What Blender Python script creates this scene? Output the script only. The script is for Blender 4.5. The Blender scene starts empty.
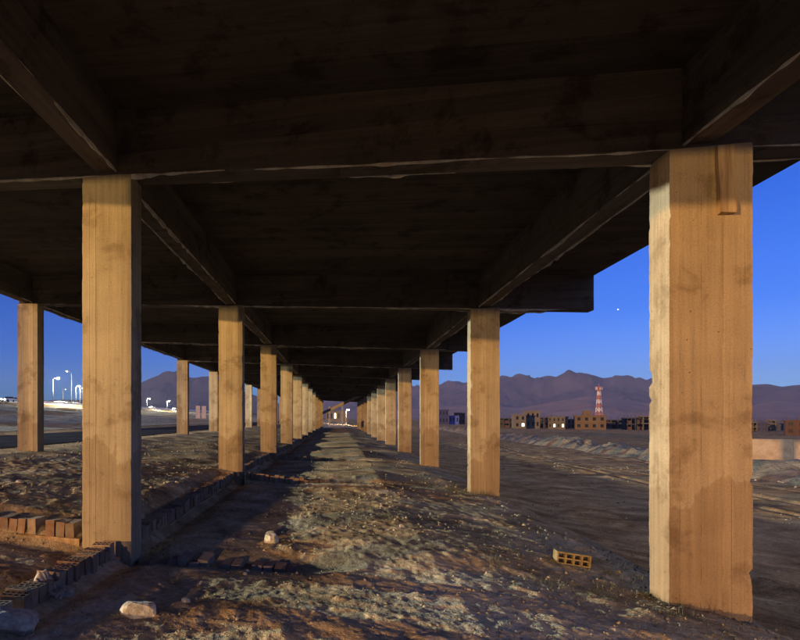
import bpy, math, random
import numpy as np
from mathutils import Vector, Matrix

random.seed(7)
RNG = np.random.default_rng(11)
SC = bpy.context.scene
COL = SC.collection
R = math.radians

# ------------------------------------------------------------------ camera
YAW = R(12.4)
CT, ST = math.cos(YAW), math.sin(YAW)
F, PX, PY = 533.0, 221.0, 418.0          # focal length, principal point and horizon in photo pixels
cam_d = bpy.data.cameras.new('camera')
cam_d.sensor_width = 36.0
cam_d.lens = F / 800 * 36
cam_d.shift_x = (400 - PX) / 800
cam_d.shift_y = (PY - 320) / 800
cam_d.clip_start = 0.05
cam_d.clip_end = 30000
cam = bpy.data.objects.new('camera', cam_d)
COL.objects.link(cam)
cam.location = (0, 0, 0)
cam.rotation_euler = (R(90), 0, YAW)
SC.camera = cam

# ------------------------------------------------------------------ sky, sun, exposure
SUN_EL, SUN_AZ = R(5.1), R(48)           # low warm light from behind the camera, left of the deck's axis
world = bpy.data.worlds.new('World')
SC.world = world
world.use_nodes = True
wn = world.node_tree.nodes
wl = world.node_tree.links
sky = wn.new('ShaderNodeTexSky')
sky.sky_type = 'NISHITA'
sky.sun_disc = False
sky.sun_elevation = SUN_EL
sky.sun_rotation = R(180) + SUN_AZ
sky.altitude = 800
sky.air_density = 1.0
sky.dust_density = 0.0
sky.ozone_density = 10.0
tint = wn.new('ShaderNodeMix')
tint.data_type = 'RGBA'
tint.blend_type = 'MULTIPLY'
tint.inputs[0].default_value = 1.0
SKY_GAIN = 1.32
tint.inputs[7].default_value = (SKY_GAIN, SKY_GAIN, SKY_GAIN, 1)
bgn = wn['Background']
wl.new(sky.outputs[0], tint.inputs[6])
# afterglow: paler towards the horizon all round, a little stronger to the right where the day went down
tcw = wn.new('ShaderNodeTexCoord')
sep = wn.new('ShaderNodeSeparateXYZ')
wl.new(tcw.outputs['Generated'], sep.inputs[0])
glow = wn.new('ShaderNodeValToRGB')
for e_, (p_, c_) in zip([glow.color_ramp.elements[0], glow.color_ramp.elements[1]] + [glow.color_ramp.elements.new(q) for q in (.07, .16, .3)],
                        ((0.0, (.36, .40, .42)), (1.0, (.015, .01, .0)), (.07, (.18, .20, .22)), (.16, (.05, .06, .06)), (.3, (.014, .012, .005)))):
    e_.position = p_
    e_.color = (*c_, 1)
wl.new(sep.outputs['Z'], glow.inputs[0])
lobe = wn.new('ShaderNodeMapRange')
lobe.interpolation_type = 'SMOOTHSTEP'
for i_, v_ in ((1, -0.7), (2, 0.75), (3, 0.0), (4, 1.0)):
    lobe.inputs[i_].default_value = v_
wl.new(sep.outputs['X'], lobe.inputs[0])
gsc = wn.new('ShaderNodeVectorMath')
gsc.operation = 'SCALE'
wl.new(glow.outputs[0], gsc.inputs[0])
gmul = wn.new('ShaderNodeMath')
gmul.operation = 'MULTIPLY'
gmul.inputs[1].default_value = 3.9
wl.new(lobe.outputs[0], gmul.inputs[0])
wl.new(gmul.outputs[0], gsc.inputs['Scale'])
addg = wn.new('ShaderNodeVectorMath')
addg.operation = 'ADD'
wl.new(tint.outputs[2], addg.inputs[0])
wl.new(gsc.outputs[0], addg.inputs[1])
wl.new(addg.outputs[0], bgn.inputs[0])
bgn.inputs[1].default_value = 0.15

sun_d = bpy.data.lights.new('sun', 'SUN')
sun_d.energy = 3.9
sun_d.angle = R(0.5)
sun_d.color = (1.0, 0.54, 0.17)
sun = bpy.data.objects.new('sun', sun_d)
COL.objects.link(sun)
to_sun = Vector((-math.sin(SUN_AZ) * math.cos(SUN_EL), -math.cos(SUN_AZ) * math.cos(SUN_EL), math.sin(SUN_EL)))
sun.rotation_euler = to_sun.to_track_quat('Z', 'Y').to_euler()
sun.location = (-40, -90, 40)

SC.view_settings.view_transform = 'Standard'
SC.view_settings.look = 'None'
SC.view_settings.exposure = 0.55
SC.view_settings.gamma = 1.0
SC.cycles.max_bounces = 6
SC.cycles.diffuse_bounces = 3
SC.view_settings.use_curve_mapping = False


# ------------------------------------------------------------------ helpers
def ray(px, py=PY):
    """direction of a photo pixel, per metre of depth"""
    a = (px - PX) / F
    return (a * CT - ST, a * ST + CT, (PY - py) / F)


def at(px, depth):
    d = ray(px)
    return d[0] * depth, d[1] * depth


def hash2(ix, iy, seed):
    h = (ix.astype(np.int64) * 374761393 + iy.astype(np.int64) * 668265263 + seed * 1274126177) & 0x7fffffff
    h = ((h ^ (h >> 13)) * 1274126177) & 0x7fffffff
    h = h ^ (h >> 16)
    return (h & 0xffff) / 65535.0


def vnoise(x, y, seed=0):
    x = np.asarray(x, float)
    y = np.asarray(y, float)
    ix, iy = np.floor(x), np.floor(y)
    fx, fy = x - ix, y - iy
    fx = fx * fx * fx * (fx * (fx * 6 - 15) + 10)
    fy = fy * fy * fy * (fy * (fy * 6 - 15) + 10)
    a = hash2(ix, iy, seed)
    b = hash2(ix + 1, iy, seed)
    c = hash2(ix, iy + 1, seed)
    d = hash2(ix + 1, iy + 1, seed)
    return (a + (b - a) * fx) * (1 - fy) + (c + (d - c) * fx) * fy - 0.5


def fbm(x, y, octaves=4, seed=0, gain=0.5):
    t, amp = 0, 1.0
    for o in range(octaves):
        t = t + amp * vnoise(x * 2 ** o + 17.3 * o, y * 2 ** o - 9.1 * o, seed + o)
        amp *= gain
    return t


def smooth(a, b, x):
    t = np.clip((x - a) / (b - a), 0, 1)
    return t * t * (3 - 2 * t)


def tag(o, label=None, cat=None, group=None, kind=None):
    if label: o['label'] = label
    if cat: o['category'] = cat
    if group: o['group'] = group
    if kind: o['kind'] = kind
    return o


def mesh_np(name, verts, faces, mat, smooth_shade=False):
    """mesh from arrays; faces is an (n,3) or (n,4) array or a list of tuples"""
    me = bpy.data.meshes.new(name)
    if isinstance(faces, np.ndarray):
        n, k = faces.shape
        me.vertices.add(len(verts))
        me.vertices.foreach_set('co', np.asarray(verts, np.float32).ravel())
        me.loops.add(n * k)
        me.loops.foreach_set('vertex_index', faces.astype(np.int32).ravel())
        me.polygons.add(n)
        me.polygons.foreach_set('loop_start', np.arange(0, n * k, k, dtype=np.int32))
        me.polygons.foreach_set('loop_total', np.full(n, k, np.int32))
        me.update(calc_edges=True)
    else:
        me.from_pydata([tuple(v) for v in verts], [], faces)
    if smooth_shade:
        me.polygons.foreach_set('use_smooth', np.ones(len(me.polygons), bool))
    me.materials.append(mat)
    me.update()
    return me


def put(name, me, parent=None, loc=(0, 0, 0), rot=(0, 0, 0), scale=(1, 1, 1)):
    o = bpy.data.objects.new(name, me)
    COL.objects.link(o)
    o.location = loc
    o.rotation_euler = rot
    o.scale = scale
    if parent is not None:
        o.parent = parent
    return o


def empty(name, loc=(0, 0, 0), rz=0):
    o = bpy.data.objects.new(name, None)
    o.empty_display_size = 0.2
    COL.objects.link(o)
    o.location = loc
    o.rotation_euler = (0, 0, rz)
    return o


def copy_tree(o, parent=None):
    c = o.copy()
    COL.objects.link(c)
    c.parent = parent
    for ch in o.children:
        copy_tree(ch, c)
    return c


class MB:
    def __init__(self):
        self.v, self.f = [], []

    def box(self, c, s, rz=0.0, taper=1.0):
        cx, cy, cz = c
        hx, hy, hz = s[0] / 2, s[1] / 2, s[2] / 2
        n = len(self.v)
        ca, sa = math.cos(rz), math.sin(rz)
        for z in (-1, 1):
            k = taper if z > 0 else 1
            for x, y in ((-1, -1), (1, -1), (1, 1), (-1, 1)):
                X, Y = x * hx * k, y * hy * k
                self.v.append((cx + X * ca - Y * sa, cy + X * sa + Y * ca, cz + z * hz))
        for q in ((0, 3, 2, 1), (4, 5, 6, 7), (0, 1, 5, 4), (1, 2, 6, 5), (2, 3, 7, 6), (3, 0, 4, 7)):
            self.f.append(tuple(n + i for i in q))
        return self

    def tube(self, pts, rad, seg=8):
        n0 = len(self.v)
        pts = [Vector(p) for p in pts]
        for i, p in enumerate(pts):
            r = rad[i] if isinstance(rad, (list, tuple)) else rad
            d = (pts[min(i + 1, len(pts) - 1)] - pts[max(i - 1, 0)]).normalized()
            a = d.orthogonal().normalized() if abs(d.z) < 0.99 else Vector((1, 0, 0))
            a = (a - d * a.dot(d)).normalized()
            b = d.cross(a)
            for k in range(seg):
                t = 2 * math.pi * k / seg
                self.v.append(tuple(p + a * (r * math.cos(t)) + b * (r * math.sin(t))))
        for i in range(len(pts) - 1):
            for k in range(seg):
                k2 = (k + 1) % seg
                self.f.append((n0 + i * seg + k, n0 + i * seg + k2, n0 + (i + 1) * seg + k2, n0 + (i + 1) * seg + k))
        self.f.append(tuple(n0 + k for k in range(seg))[::-1])
        m = n0 + (len(pts) - 1) * seg
        self.f.append(tuple(m + k for k in range(seg)))
        return self

    def prism(self, poly, y0, y1):
        """poly in xz, extruded along y"""
        n = len(self.v)
        k = len(poly)
        for y in (y0, y1):
            for x, z in poly:
                self.v.append((x, y, z))
        self.f.append(tuple(n + i for i in range(k)))
        self.f.append(tuple(n + k + i for i in range(k))[::-1])
        for i in range(k):
            j = (i + 1) % k
            self.f.append((n + i, n + k + i, n + k + j, n + j))
        return self

    def mesh(self, name, mat, smooth_shade=False):
        return mesh_np(name, self.v, self.f, mat, smooth_shade)

    def build(self, name, mat, parent=None, loc=(0, 0, 0), rot=(0, 0, 0), smooth_shade=False):
        return put(name, self.mesh(name, mat, smooth_shade), parent, loc, rot)


# ------------------------------------------------------------------ materials
def new_mat(name, rough=0.9):
    m = bpy.data.materials.new(name)
    m.use_nodes = True
    b = m.node_tree.nodes['Principled BSDF']
    b.inputs['Roughness'].default_value = rough
    b.inputs['Specular IOR Level'].default_value = 0.25
    return m, m.node_tree.nodes, m.node_tree.links, b


def noise(nt, ln, vec, scale, detail=4, rough=0.55, dist=0.0):
    n = nt.new('ShaderNodeTexNoise')
    n.inputs['Scale'].default_value = scale
    n.inputs['Detail'].default_value = detail
    n.inputs['Roughness'].default_value = rough
    n.inputs['Distortion'].default_value = dist
    if vec is not None:
        ln.new(vec, n.inputs['Vector'])
    return n.outputs[0]


def ramp(nt, ln, src, stops):
    r = nt.new('ShaderNodeValToRGB')
    el = r.color_ramp.elements
    while len(el) > len(stops):
        el.remove(el[-1])
    while len(el) < len(stops):
        el.new(0.5)
    for e, (p, c) in zip(el, stops):
        e.position = p
        e.color = (c[0], c[1], c[2], 1) if isinstance(c, (tuple, list)) else (c, c, c, 1)
    ln.new(src, r.inputs[0])
    return r.outputs[0]


def mix(nt, ln, fac, a, b, mode='MIX'):
    m = nt.new('ShaderNodeMix')
    m.data_type = 'RGBA'
    m.blend_type = mode
    for sock, v in ((m.inputs[0], fac), (m.inputs[6], a), (m.inputs[7], b)):
        if isinstance(v, bpy.types.NodeSocket):
            ln.new(v, sock)
        elif isinstance(v, (tuple, list)):
            sock.default_value = (v[0], v[1], v[2], 1)
        else:
            sock.default_value = v
    return m.outputs[2]


def mapping(nt, ln, src, scale=(1, 1, 1), loc=(0, 0, 0), rot=(0, 0, 0)):
    m = nt.new('ShaderNodeMapping')
    m.inputs['Scale'].default_value = scale
    m.inputs['Location'].default_value = loc
    m.inputs['Rotation'].default_value = rot
    ln.new(src, m.inputs['Vector'])
    return m.outputs[0]


def coords(nt, ln, jitter=True):
    tc = nt.new('ShaderNodeTexCoord')
    if not jitter:
        return tc.outputs['Object']
    oi = nt.new('ShaderNodeObjectInfo')
    sc = nt.new('ShaderNodeVectorMath')
    sc.operation = 'SCALE'
    sc.inputs[0].default_value = (31.0, 17.0, 23.0)
    ln.new(oi.outputs['Random'], sc.inputs['Scale'])
    ad = nt.new('ShaderNodeVectorMath')
    ad.operation = 'ADD'
    ln.new(tc.outputs['Object'], ad.inputs[0])
    ln.new(sc.outputs[0], ad.inputs[1])
    return ad.outputs[0]


def bump(nt, ln, bsdf, h, strength, dist, prev=None):
    b = nt.new('ShaderNodeBump')
    b.inputs['Strength'].default_value = strength
    b.inputs['Distance'].default_value = dist
    ln.new(h, b.inputs['Height'])
    if prev is not None:
        ln.new(prev, b.inputs['Normal'])
    ln.new(b.outputs[0], bsdf.inputs['Normal'])
    return b.outputs[0]


def concrete_mat(name, dark, mid, pale, streak=(9, 9, 0.35), fine=60):
    m, nt, ln, b = new_mat(name, 0.88)
    co = coords(nt, ln)
    st = noise(nt, ln, mapping(nt, ln, co, streak), 1.0, 5, 0.62)
    bl = noise(nt, ln, co, 1.3, 5, 0.6, 0.4)
    fi = noise(nt, ln, co, fine, 3, 0.6)
    c = ramp(nt, ln, st, [(0.25, dark), (0.5, mid), (0.72, pale)])
    c2 = mix(nt, ln, ramp(nt, ln, bl, [(0.35, 0.0), (0.62, 1.0)]), mix(nt, ln, 1.0, c, (0.74, 0.71, 0.68), 'MULTIPLY'), c)
    c3 = mix(nt, ln, 0.3, c2, ramp(nt, ln, fi, [(0.3, 0.45), (0.6, 1.15)]), 'MULTIPLY')
    pits = noise(nt, ln, co, 16, 2, 0.5)
    pit = ramp(nt, ln, pits, [(0.24, 0.0), (0.3, 1.0)])
    c4 = mix(nt, ln, 0.5, c3, pit, 'MULTIPLY')
    oi = nt.new('ShaderNodeObjectInfo')
    c4 = mix(nt, ln, 1.0, c4, oi.outputs['Color'], 'MULTIPLY')
    bl2 = noise(nt, ln, mapping(nt, ln, co, (1.6, 1.6, 1.0)), 1.9, 7, 0.7, 1.2)
    c4 = mix(nt, ln, ramp(nt, ln, bl2, [(0.46, 0.0), (0.56, 0.75), (0.8, 1.0)]), c4, mix(nt, ln, 1.0, c4, (0.70, 0.62, 0.55), 'MULTIPLY'))
    ln.new(c4, b.inputs['Base Color'])
    n = bump(nt, ln, b, st, 0.35, 0.012)
    n = bump(nt, ln, b, fi, 0.35, 0.004, n)
    bump(nt, ln, b, pit, 0.4, 0.006, n)
    return m


def snap(nt, ln, co, axis, width):
    """a random tone for each formwork board"""
    sp = nt.new('ShaderNodeSeparateXYZ')
    ln.new(co, sp.inputs[0])
    d = nt.new('ShaderNodeMath')
    d.operation = 'DIVIDE'
    d.inputs[1].default_value = width
    ln.new(sp.outputs[axis], d.inputs[0])
    f = nt.new('ShaderNodeMath')
    f.operation = 'FLOOR'
    ln.new(d.outputs[0], f.inputs[0])
    w = nt.new('ShaderNodeTexWhiteNoise')
    w.noise_dimensions = '1D'
    ln.new(f.outputs[0], w.inputs['W'])
    fr = nt.new('ShaderNodeMath')
    fr.operation = 'FRACT'
    ln.new(d.outputs[0], fr.inputs[0])
    return w.outputs['Value'], fr.outputs[0]


def cast_mat(name, tone, axis, width, streak, holes, depth=0.5, joint=0.06):
    m, nt, ln, b = new_mat(name, 0.9)
    co = coords(nt, ln)
    bt, fr = snap(nt, ln, co, axis, width)
    st = noise(nt, ln, mapping(nt, ln, co, streak), 1.0, 4, 0.6)
    bl = noise(nt, ln, co, 2.1, 7, 0.66, 0.25)
    big = noise(nt, ln, co, 0.7, 4, 0.6)
    fi = noise(nt, ln, co, 70, 3, 0.65)
    k = depth
    c = mix(nt, ln, 1.0, tone, ramp(nt, ln, bt, [(0.0, 1 - .28 * k), (1.0, 1.1)]), 'MULTIPLY')
    c = mix(nt, ln, 1.0, c, ramp(nt, ln, st, [(0.3, 1 - .36 * k), (0.62, 1.08)]), 'MULTIPLY')
    c = mix(nt, ln, 1.0, c, ramp(nt, ln, bl, [(0.37, (1 - .55 * k, 1 - .62 * k, 1 - .68 * k)), (0.43, (1 - .2 * k, 1 - .24 * k, 1 - .28 * k)), (0.455, (1.0, 1.0, 1.0)), (0.62, (1.08, 1.08, 1.08))]), 'MULTIPLY')
    c = mix(nt, ln, 1.0, c, ramp(nt, ln, big, [(0.36, (1 - .28 * k, 1 - .34 * k, 1 - .38 * k)), (0.6, (1.05, 1.05, 1.05))]), 'MULTIPLY')
    c = mix(nt, ln, 0.35, c, ramp(nt, ln, fi, [(0.3, 0.5), (0.65, 1.2)]), 'MULTIPLY')
    jl = ramp(nt, ln, fr, [(0.0, 0.55), (joint, 1.0)])
    jn = ramp(nt, ln, noise(nt, ln, co, 3.0, 3, 0.6), [(0.45, 0.0), (0.6, 1.0)])
    c = mix(nt, ln, jn, c, mix(nt, ln, 1.0, c, jl, 'MULTIPLY'))
    vo = nt.new('ShaderNodeTexVoronoi')
    vo.inputs['Scale'].default_value = holes
    ln.new(co, vo.inputs['Vector'])
    hm = ramp(nt, ln, noise(nt, ln, co, 4.5, 3, 0.6), [(0.52, 1.0), (0.60, 0.0)])
    pit = mix(nt, ln, hm, ramp(nt, ln, vo.outputs['Distance'], [(0.05, 0.25), (0.11, 1.0)]), (1, 1, 1))
    c = mix(nt, ln, 0.8, c, pit, 'MULTIPLY')
    oi = nt.new('ShaderNodeObjectInfo')
    c = mix(nt, ln, 1.0, c, oi.outputs['Color'], 'MULTIPLY')
    # darker zone towards the foot, with a ragged edge
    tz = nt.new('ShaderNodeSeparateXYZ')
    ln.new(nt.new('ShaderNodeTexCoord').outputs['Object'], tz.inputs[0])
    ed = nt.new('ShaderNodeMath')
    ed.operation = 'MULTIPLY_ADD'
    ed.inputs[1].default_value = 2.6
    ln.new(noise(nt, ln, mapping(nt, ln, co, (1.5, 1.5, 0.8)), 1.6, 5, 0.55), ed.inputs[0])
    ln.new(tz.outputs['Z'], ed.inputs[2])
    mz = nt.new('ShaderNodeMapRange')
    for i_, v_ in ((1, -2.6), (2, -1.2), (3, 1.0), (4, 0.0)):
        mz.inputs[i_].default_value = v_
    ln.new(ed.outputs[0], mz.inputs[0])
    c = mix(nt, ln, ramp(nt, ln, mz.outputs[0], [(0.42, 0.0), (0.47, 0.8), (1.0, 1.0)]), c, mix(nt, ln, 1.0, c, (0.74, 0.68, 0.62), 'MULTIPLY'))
    ln.new(c, b.inputs['Base Color'])
    n = bump(nt, ln, b, bl, 0.3, 0.02)
    n = bump(nt, ln, b, fi, 0.4, 0.004, n)
    n = bump(nt, ln, b, jl, 0.35, 0.006, n)
    bump(nt, ln, b, pit, 0.6, 0.008, n)
    return m


M = {}
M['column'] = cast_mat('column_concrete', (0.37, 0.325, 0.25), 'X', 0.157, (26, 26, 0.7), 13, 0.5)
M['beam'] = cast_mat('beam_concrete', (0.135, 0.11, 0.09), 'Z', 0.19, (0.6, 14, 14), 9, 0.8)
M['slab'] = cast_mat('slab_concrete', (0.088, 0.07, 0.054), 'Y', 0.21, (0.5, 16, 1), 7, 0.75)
M['nib_glint'] = concrete_mat('cement_nib_glint', (0.5, 0.48, 0.43), (0.66, 0.64, 0.58), (0.78, 0.76, 0.7), (4, 4, 4))  # bleached tone paints the light glinting on the lower beam edges


def dust_light_patch(nt, ln, co):
    """mask of the pale foreground dust, widened to paint in missing light, broken up by noise"""
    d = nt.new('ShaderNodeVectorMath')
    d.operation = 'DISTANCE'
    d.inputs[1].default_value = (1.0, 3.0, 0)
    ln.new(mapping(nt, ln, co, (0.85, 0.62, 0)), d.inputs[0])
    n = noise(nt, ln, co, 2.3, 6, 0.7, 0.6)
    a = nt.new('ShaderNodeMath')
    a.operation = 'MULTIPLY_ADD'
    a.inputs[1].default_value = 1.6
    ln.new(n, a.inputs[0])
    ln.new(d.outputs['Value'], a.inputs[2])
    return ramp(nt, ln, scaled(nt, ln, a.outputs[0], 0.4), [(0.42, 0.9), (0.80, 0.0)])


def scaled(nt, ln, v, k):
    m = nt.new('ShaderNodeMath')
    m.operation = 'MULTIPLY'
    m.inputs[1].default_value = k
    ln.new(v, m.inputs[0])
    return m.outputs[0]


def ground_mat():
    m, nt, ln, b = new_mat('dry_soil', 1.0)
    b.inputs['Specular IOR Level'].default_value = 0.0
    co = coords(nt, ln, False)
    big = noise(nt, ln, co, 0.16, 5, 0.6, 0.6)
    med = noise(nt, ln, co, 1.1, 6, 0.68, 0.5)
    fin = noise(nt, ln, co, 14, 5, 0.7)
    spk = noise(nt, ln, co, 55, 2, 0.6)
    c = ramp(nt, ln, med, [(0.30, (0.05, 0.038, 0.026)), (0.46, (0.115, 0.085, 0.056)), (0.58, (0.19, 0.15, 0.10)), (0.74, (0.34, 0.29, 0.22))])
    c = mix(nt, ln, ramp(nt, ln, big, [(0.45, 0.0), (0.66, 0.6)]), c, (0.20, 0.17, 0.13))
    # soil colour lifted under the deck to paint in light missing there
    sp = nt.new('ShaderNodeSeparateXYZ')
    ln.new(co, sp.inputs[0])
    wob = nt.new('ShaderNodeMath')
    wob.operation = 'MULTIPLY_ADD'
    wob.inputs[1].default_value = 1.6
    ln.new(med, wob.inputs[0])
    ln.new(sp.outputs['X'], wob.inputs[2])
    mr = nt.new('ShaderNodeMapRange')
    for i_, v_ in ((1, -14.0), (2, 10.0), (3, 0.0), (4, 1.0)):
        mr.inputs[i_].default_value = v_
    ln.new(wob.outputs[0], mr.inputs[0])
    deck_lift = ramp(nt, ln, mr.outputs[0], [(0.15, 0.0), (0.22, 1.0), (0.755, 1.0), (0.79, 0.0)])
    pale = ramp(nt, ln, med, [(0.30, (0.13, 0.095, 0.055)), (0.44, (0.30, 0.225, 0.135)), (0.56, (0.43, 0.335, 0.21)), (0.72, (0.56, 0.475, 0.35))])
    c = mix(nt, ln, deck_lift, mix(nt, ln, 1.0, c, (1.6, 1.35, 1.05), 'MULTIPLY'), pale)
    c = mix(nt, ln, dust_light_patch(nt, ln, co), c, (0.60, 0.52, 0.39))  # pale dust patch that also paints light onto the foreground
    c = mix(nt, ln, 0.7, c, ramp(nt, ln, fin, [(0.28, 0.42), (0.62, 1.25)]), 'MULTIPLY')
    c = mix(nt, ln, ramp(nt, ln, spk, [(0.66, 0.0), (0.70, 1.0)]), c, (0.5, 0.45, 0.37))
    ln.new(c, b.inputs['Base Color'])
    n = bump(nt, ln, b, fin, 0.6, 0.022)
    n = bump(nt, ln, b, spk, 0.7, 0.016, n)
    bump(nt, ln, b, noise(nt, ln, co, 150, 2, 0.6), 0.6, 0.006, n)
    return m


def simple_mat(name, cols, scale=8, stretch=(1, 1, 1), bmp=0.3, bdist=0.01, rough=0.9, metal=0.0, jitter=True, detail=5):
    m, nt, ln, b = new_mat(name, rough)
    co = coords(nt, ln, jitter)
    n = noise(nt, ln, mapping(nt, ln, co, stretch), scale, detail, 0.62, 0.2)
    k = len(cols)
    ln.new(ramp(nt, ln, n, [(0.28 + 0.44 * i / max(1, k - 1), c) for i, c in enumerate(cols)]), b.inputs['Base Color'])
    b.inputs['Metallic'].default_value = metal
    if bmp:
        n2 = noise(nt, ln, co, scale * 4, 4, 0.65)
        bump(nt, ln, b, n2, bmp, bdist)
    return m


def brick_mat():
    m, nt, ln, b = new_mat('fired_brick', 0.92)
    co = coords(nt, ln)
    oi = nt.new('ShaderNodeObjectInfo')
    base = ramp(nt, ln, oi.outputs['Random'], [(0.0, (0.15, 0.085, 0.055)), (0.35, (0.22, 0.13, 0.08)), (0.7, (0.27, 0.175, 0.11)), (1.0, (0.30, 0.235, 0.17))])
    n = noise(nt, ln, co, 12, 5, 0.65)
    c = mix(nt, ln, 0.7, base, ramp(nt, ln, n, [(0.3, 0.5), (0.65, 1.2)]), 'MULTIPLY')
    d = noise(nt, ln, co, 5, 4, 0.6)
    c = mix(nt, ln, ramp(nt, ln, d, [(0.42, 0.0), (0.62, 0.85)]), c, (0.21, 0.175, 0.135))
    ln.new(c, b.inputs['Base Color'])
    bump(nt, ln, b, noise(nt, ln, co, 60, 3, 0.6), 0.5, 0.006)
    return m


def emit_mat(name, col, strength):
    m, nt, ln, b = new_mat(name, 0.5)
    b.inputs['Base Color'].default_value = (*col, 1)
    b.inputs['Emission Color'].default_value = (*col, 1)
    b.inputs['Emission Strength'].default_value = strength
    return m


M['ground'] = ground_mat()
M['brick'] = brick_mat()
M['yellow_block'] = simple_mat('yellow_block', [(0.12, 0.085, 0.04), (0.22, 0.16, 0.08), (0.27, 0.22, 0.15)], 14)
M['stone'] = simple_mat('stone', [(0.24, 0.21, 0.17), (0.42, 0.38, 0.32), (0.6, 0.56, 0.48)], 7, bmp=0.6, bdist=0.02)
M['gravel'] = simple_mat('gravel', [(0.12, 0.095, 0.065), (0.22, 0.18, 0.13), (0.40, 0.35, 0.27)], 6, bmp=0.0)
M['grass'] = simple_mat('dry_grass', [(0.035, 0.045, 0.018), (0.07, 0.08, 0.035), (0.15, 0.13, 0.07)], 1.5, bmp=0)
M['asphalt'] = simple_mat('asphalt', [(0.02, 0.02, 0.024), (0.03, 0.03, 0.034), (0.045, 0.045, 0.05)], 0.5, bmp=0.4, bdist=0.01)
M['asphalt'].node_tree.nodes['Principled BSDF'].inputs['Specular IOR Level'].default_value = 0.0
M['sand'] = simple_mat('pale_sand', [(0.13, 0.105, 0.07), (0.22, 0.18, 0.12), (0.32, 0.27, 0.185)], 1.6, bmp=0.9, bdist=0.25)
M['render_wall'] = simple_mat('rendered_wall', [(0.30, 0.21, 0.135), (0.42, 0.31, 0.2), (0.5, 0.39, 0.27)], 1.4, bmp=0.5, bdist=0.04)
M['wood'] = simple_mat('old_wood', [(0.2, 0.13, 0.08), (0.34, 0.24, 0.15), (0.46, 0.35, 0.23)], 3, (8, 8, 0.6), 0.4, 0.004)
M['cloth'] = simple_mat('dusty_cloth', [(0.16, 0.14, 0.12), (0.30, 0.26, 0.22), (0.42, 0.38, 0.33)], 9, bmp=0.2)
M['steel'] = simple_mat('galvanised_steel', [(0.10, 0.10, 0.105), (0.16, 0.16, 0.165)], 5, bmp=0, rough=0.5, metal=0.3)
M['barrier'] = simple_mat('barrier_concrete', [(0.5, 0.49, 0.46), (0.68, 0.67, 0.63)], 1.2, bmp=0.2)
M['bldg_tan'] = simple_mat('tan_render', [(0.12, 0.105, 0.085), (0.17, 0.15, 0.12)], 0.3, bmp=0.2)
M['bldg_brown'] = simple_mat('brown_brick_wall', [(0.12, 0.085, 0.05), (0.165, 0.115, 0.07)], 0.5, bmp=0.2)
M['bldg_red'] = simple_mat('red_brick_wall', [(0.085, 0.052, 0.04), (0.12, 0.07, 0.053)], 0.5, bmp=0.2)
M['bldg_dark'] = simple_mat('raw_frame_concrete', [(0.045, 0.045, 0.06), (0.075, 0.075, 0.09)], 0.4, bmp=0.2)
M['bldg_grey'] = simple_mat('grey_frame_concrete', [(0.10, 0.095, 0.085), (0.15, 0.14, 0.12)], 0.4, bmp=0.2)
M['blue_sheet'] = simple_mat('blue_sheet_metal', [(0.06, 0.09, 0.32), (0.09, 0.13, 0.42)], 0.6, (6, 6, 0.3), 0.2, rough=0.6)
M['navy_sheet'] = simple_mat('navy_sheet_metal', [(0.025, 0.03, 0.09), (0.04, 0.045, 0.12)], 0.6, (6, 6, 0.3), 0.2, rough=0.6)
M['glass'] = simple_mat('dark_window', [(0.012, 0.013, 0.018), (0.025, 0.026, 0.03)], 2, bmp=0, rough=0.25)
M['lit_window'] = emit_mat('lit_window', (1.0, 0.85, 0.45), 4.0)
M['lamp_white'] = emit_mat('lamp_glow', (1.0, 1.0, 0.82), 60.0)
M['lamp_warm'] = emit_mat('warm_lamp_glow', (1.0, 0.72, 0.42), 30.0)
M['lamp_off'] = simple_mat('lamp_glass', [(0.5, 0.5, 0.5), (0.6, 0.6, 0.6)], 3, bmp=0, rough=0.3)
M['tower_red'] = simple_mat('tower_red_paint', [(0.45, 0.2, 0.17), (0.52, 0.25, 0.2)], 1, bmp=0, rough=0.6)
M['tower_white'] = simple_mat('tower_white_paint', [(0.7, 0.68, 0.66), (0.8, 0.78, 0.76)], 1, bmp=0, rough=0.6)
M['car_white'] = simple_mat('white_car_paint', [(0.7, 0.7, 0.7), (0.78, 0.78, 0.78)], 1, bmp=0, rough=0.3)
M['car_grey'] = simple_mat('grey_car_paint', [(0.16, 0.165, 0.18), (0.2, 0.205, 0.22)], 1, bmp=0, rough=0.3)
M['tyre'] = simple_mat('tyre_rubber', [(0.015, 0.015, 0.015), (0.03, 0.03, 0.03)], 5, bmp=0)
M['star'] = emit_mat('star_glow', (1, 0.97, 0.92), 6.0)
M['post_pale'] = simple_mat('pale_post_concrete', [(0.42, 0.36, 0.33), (0.55, 0.49, 0.45)], 1, (3, 3, 0.5), 0.2)


def mountain_mat(name, lo, hi):
    m, nt, ln, b = new_mat(name, 1.0)
    co = coords(nt, ln, False)
    n = noise(nt, ln, co, 0.004, 6, 0.6, 0.5)
    ln.new(ramp(nt, ln, n, [(0.3, lo), (0.7, hi)]), b.inputs['Base Color'])
    b.inputs['Specular IOR Level'].default_value = 0.0
    return m


M['mountain'] = mountain_mat('mountain_rock', (0.038, 0.036, 0.055), (0.085, 0.072, 0.095))
M['shaded_mountain'] = mountain_mat('shaded_mountain_rock', (0.022, 0.022, 0.03), (0.035, 0.035, 0.045))  # shade painted into the rock colour of the unlit left mountain
M['foothill'] = mountain_mat('foothill_sand', (0.17, 0.125, 0.125), (0.23, 0.175, 0.165))

# ------------------------------------------------------------------ layout of the deck
ROWS = (-8.25, -2.62, 3.24)
BAY = 7.33
FRAMES = [5.88 + BAY * k for k in range(-2, 12)]
YEND = FRAMES[-1]
SLOPE = -0.0553
RIGHT_EDGE = 5.45
LEFT_EDGE = -8.55


def ztop(x):                              # underside of the cross beams: falls to the right
    return 2.65 + SLOPE * x


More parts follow.
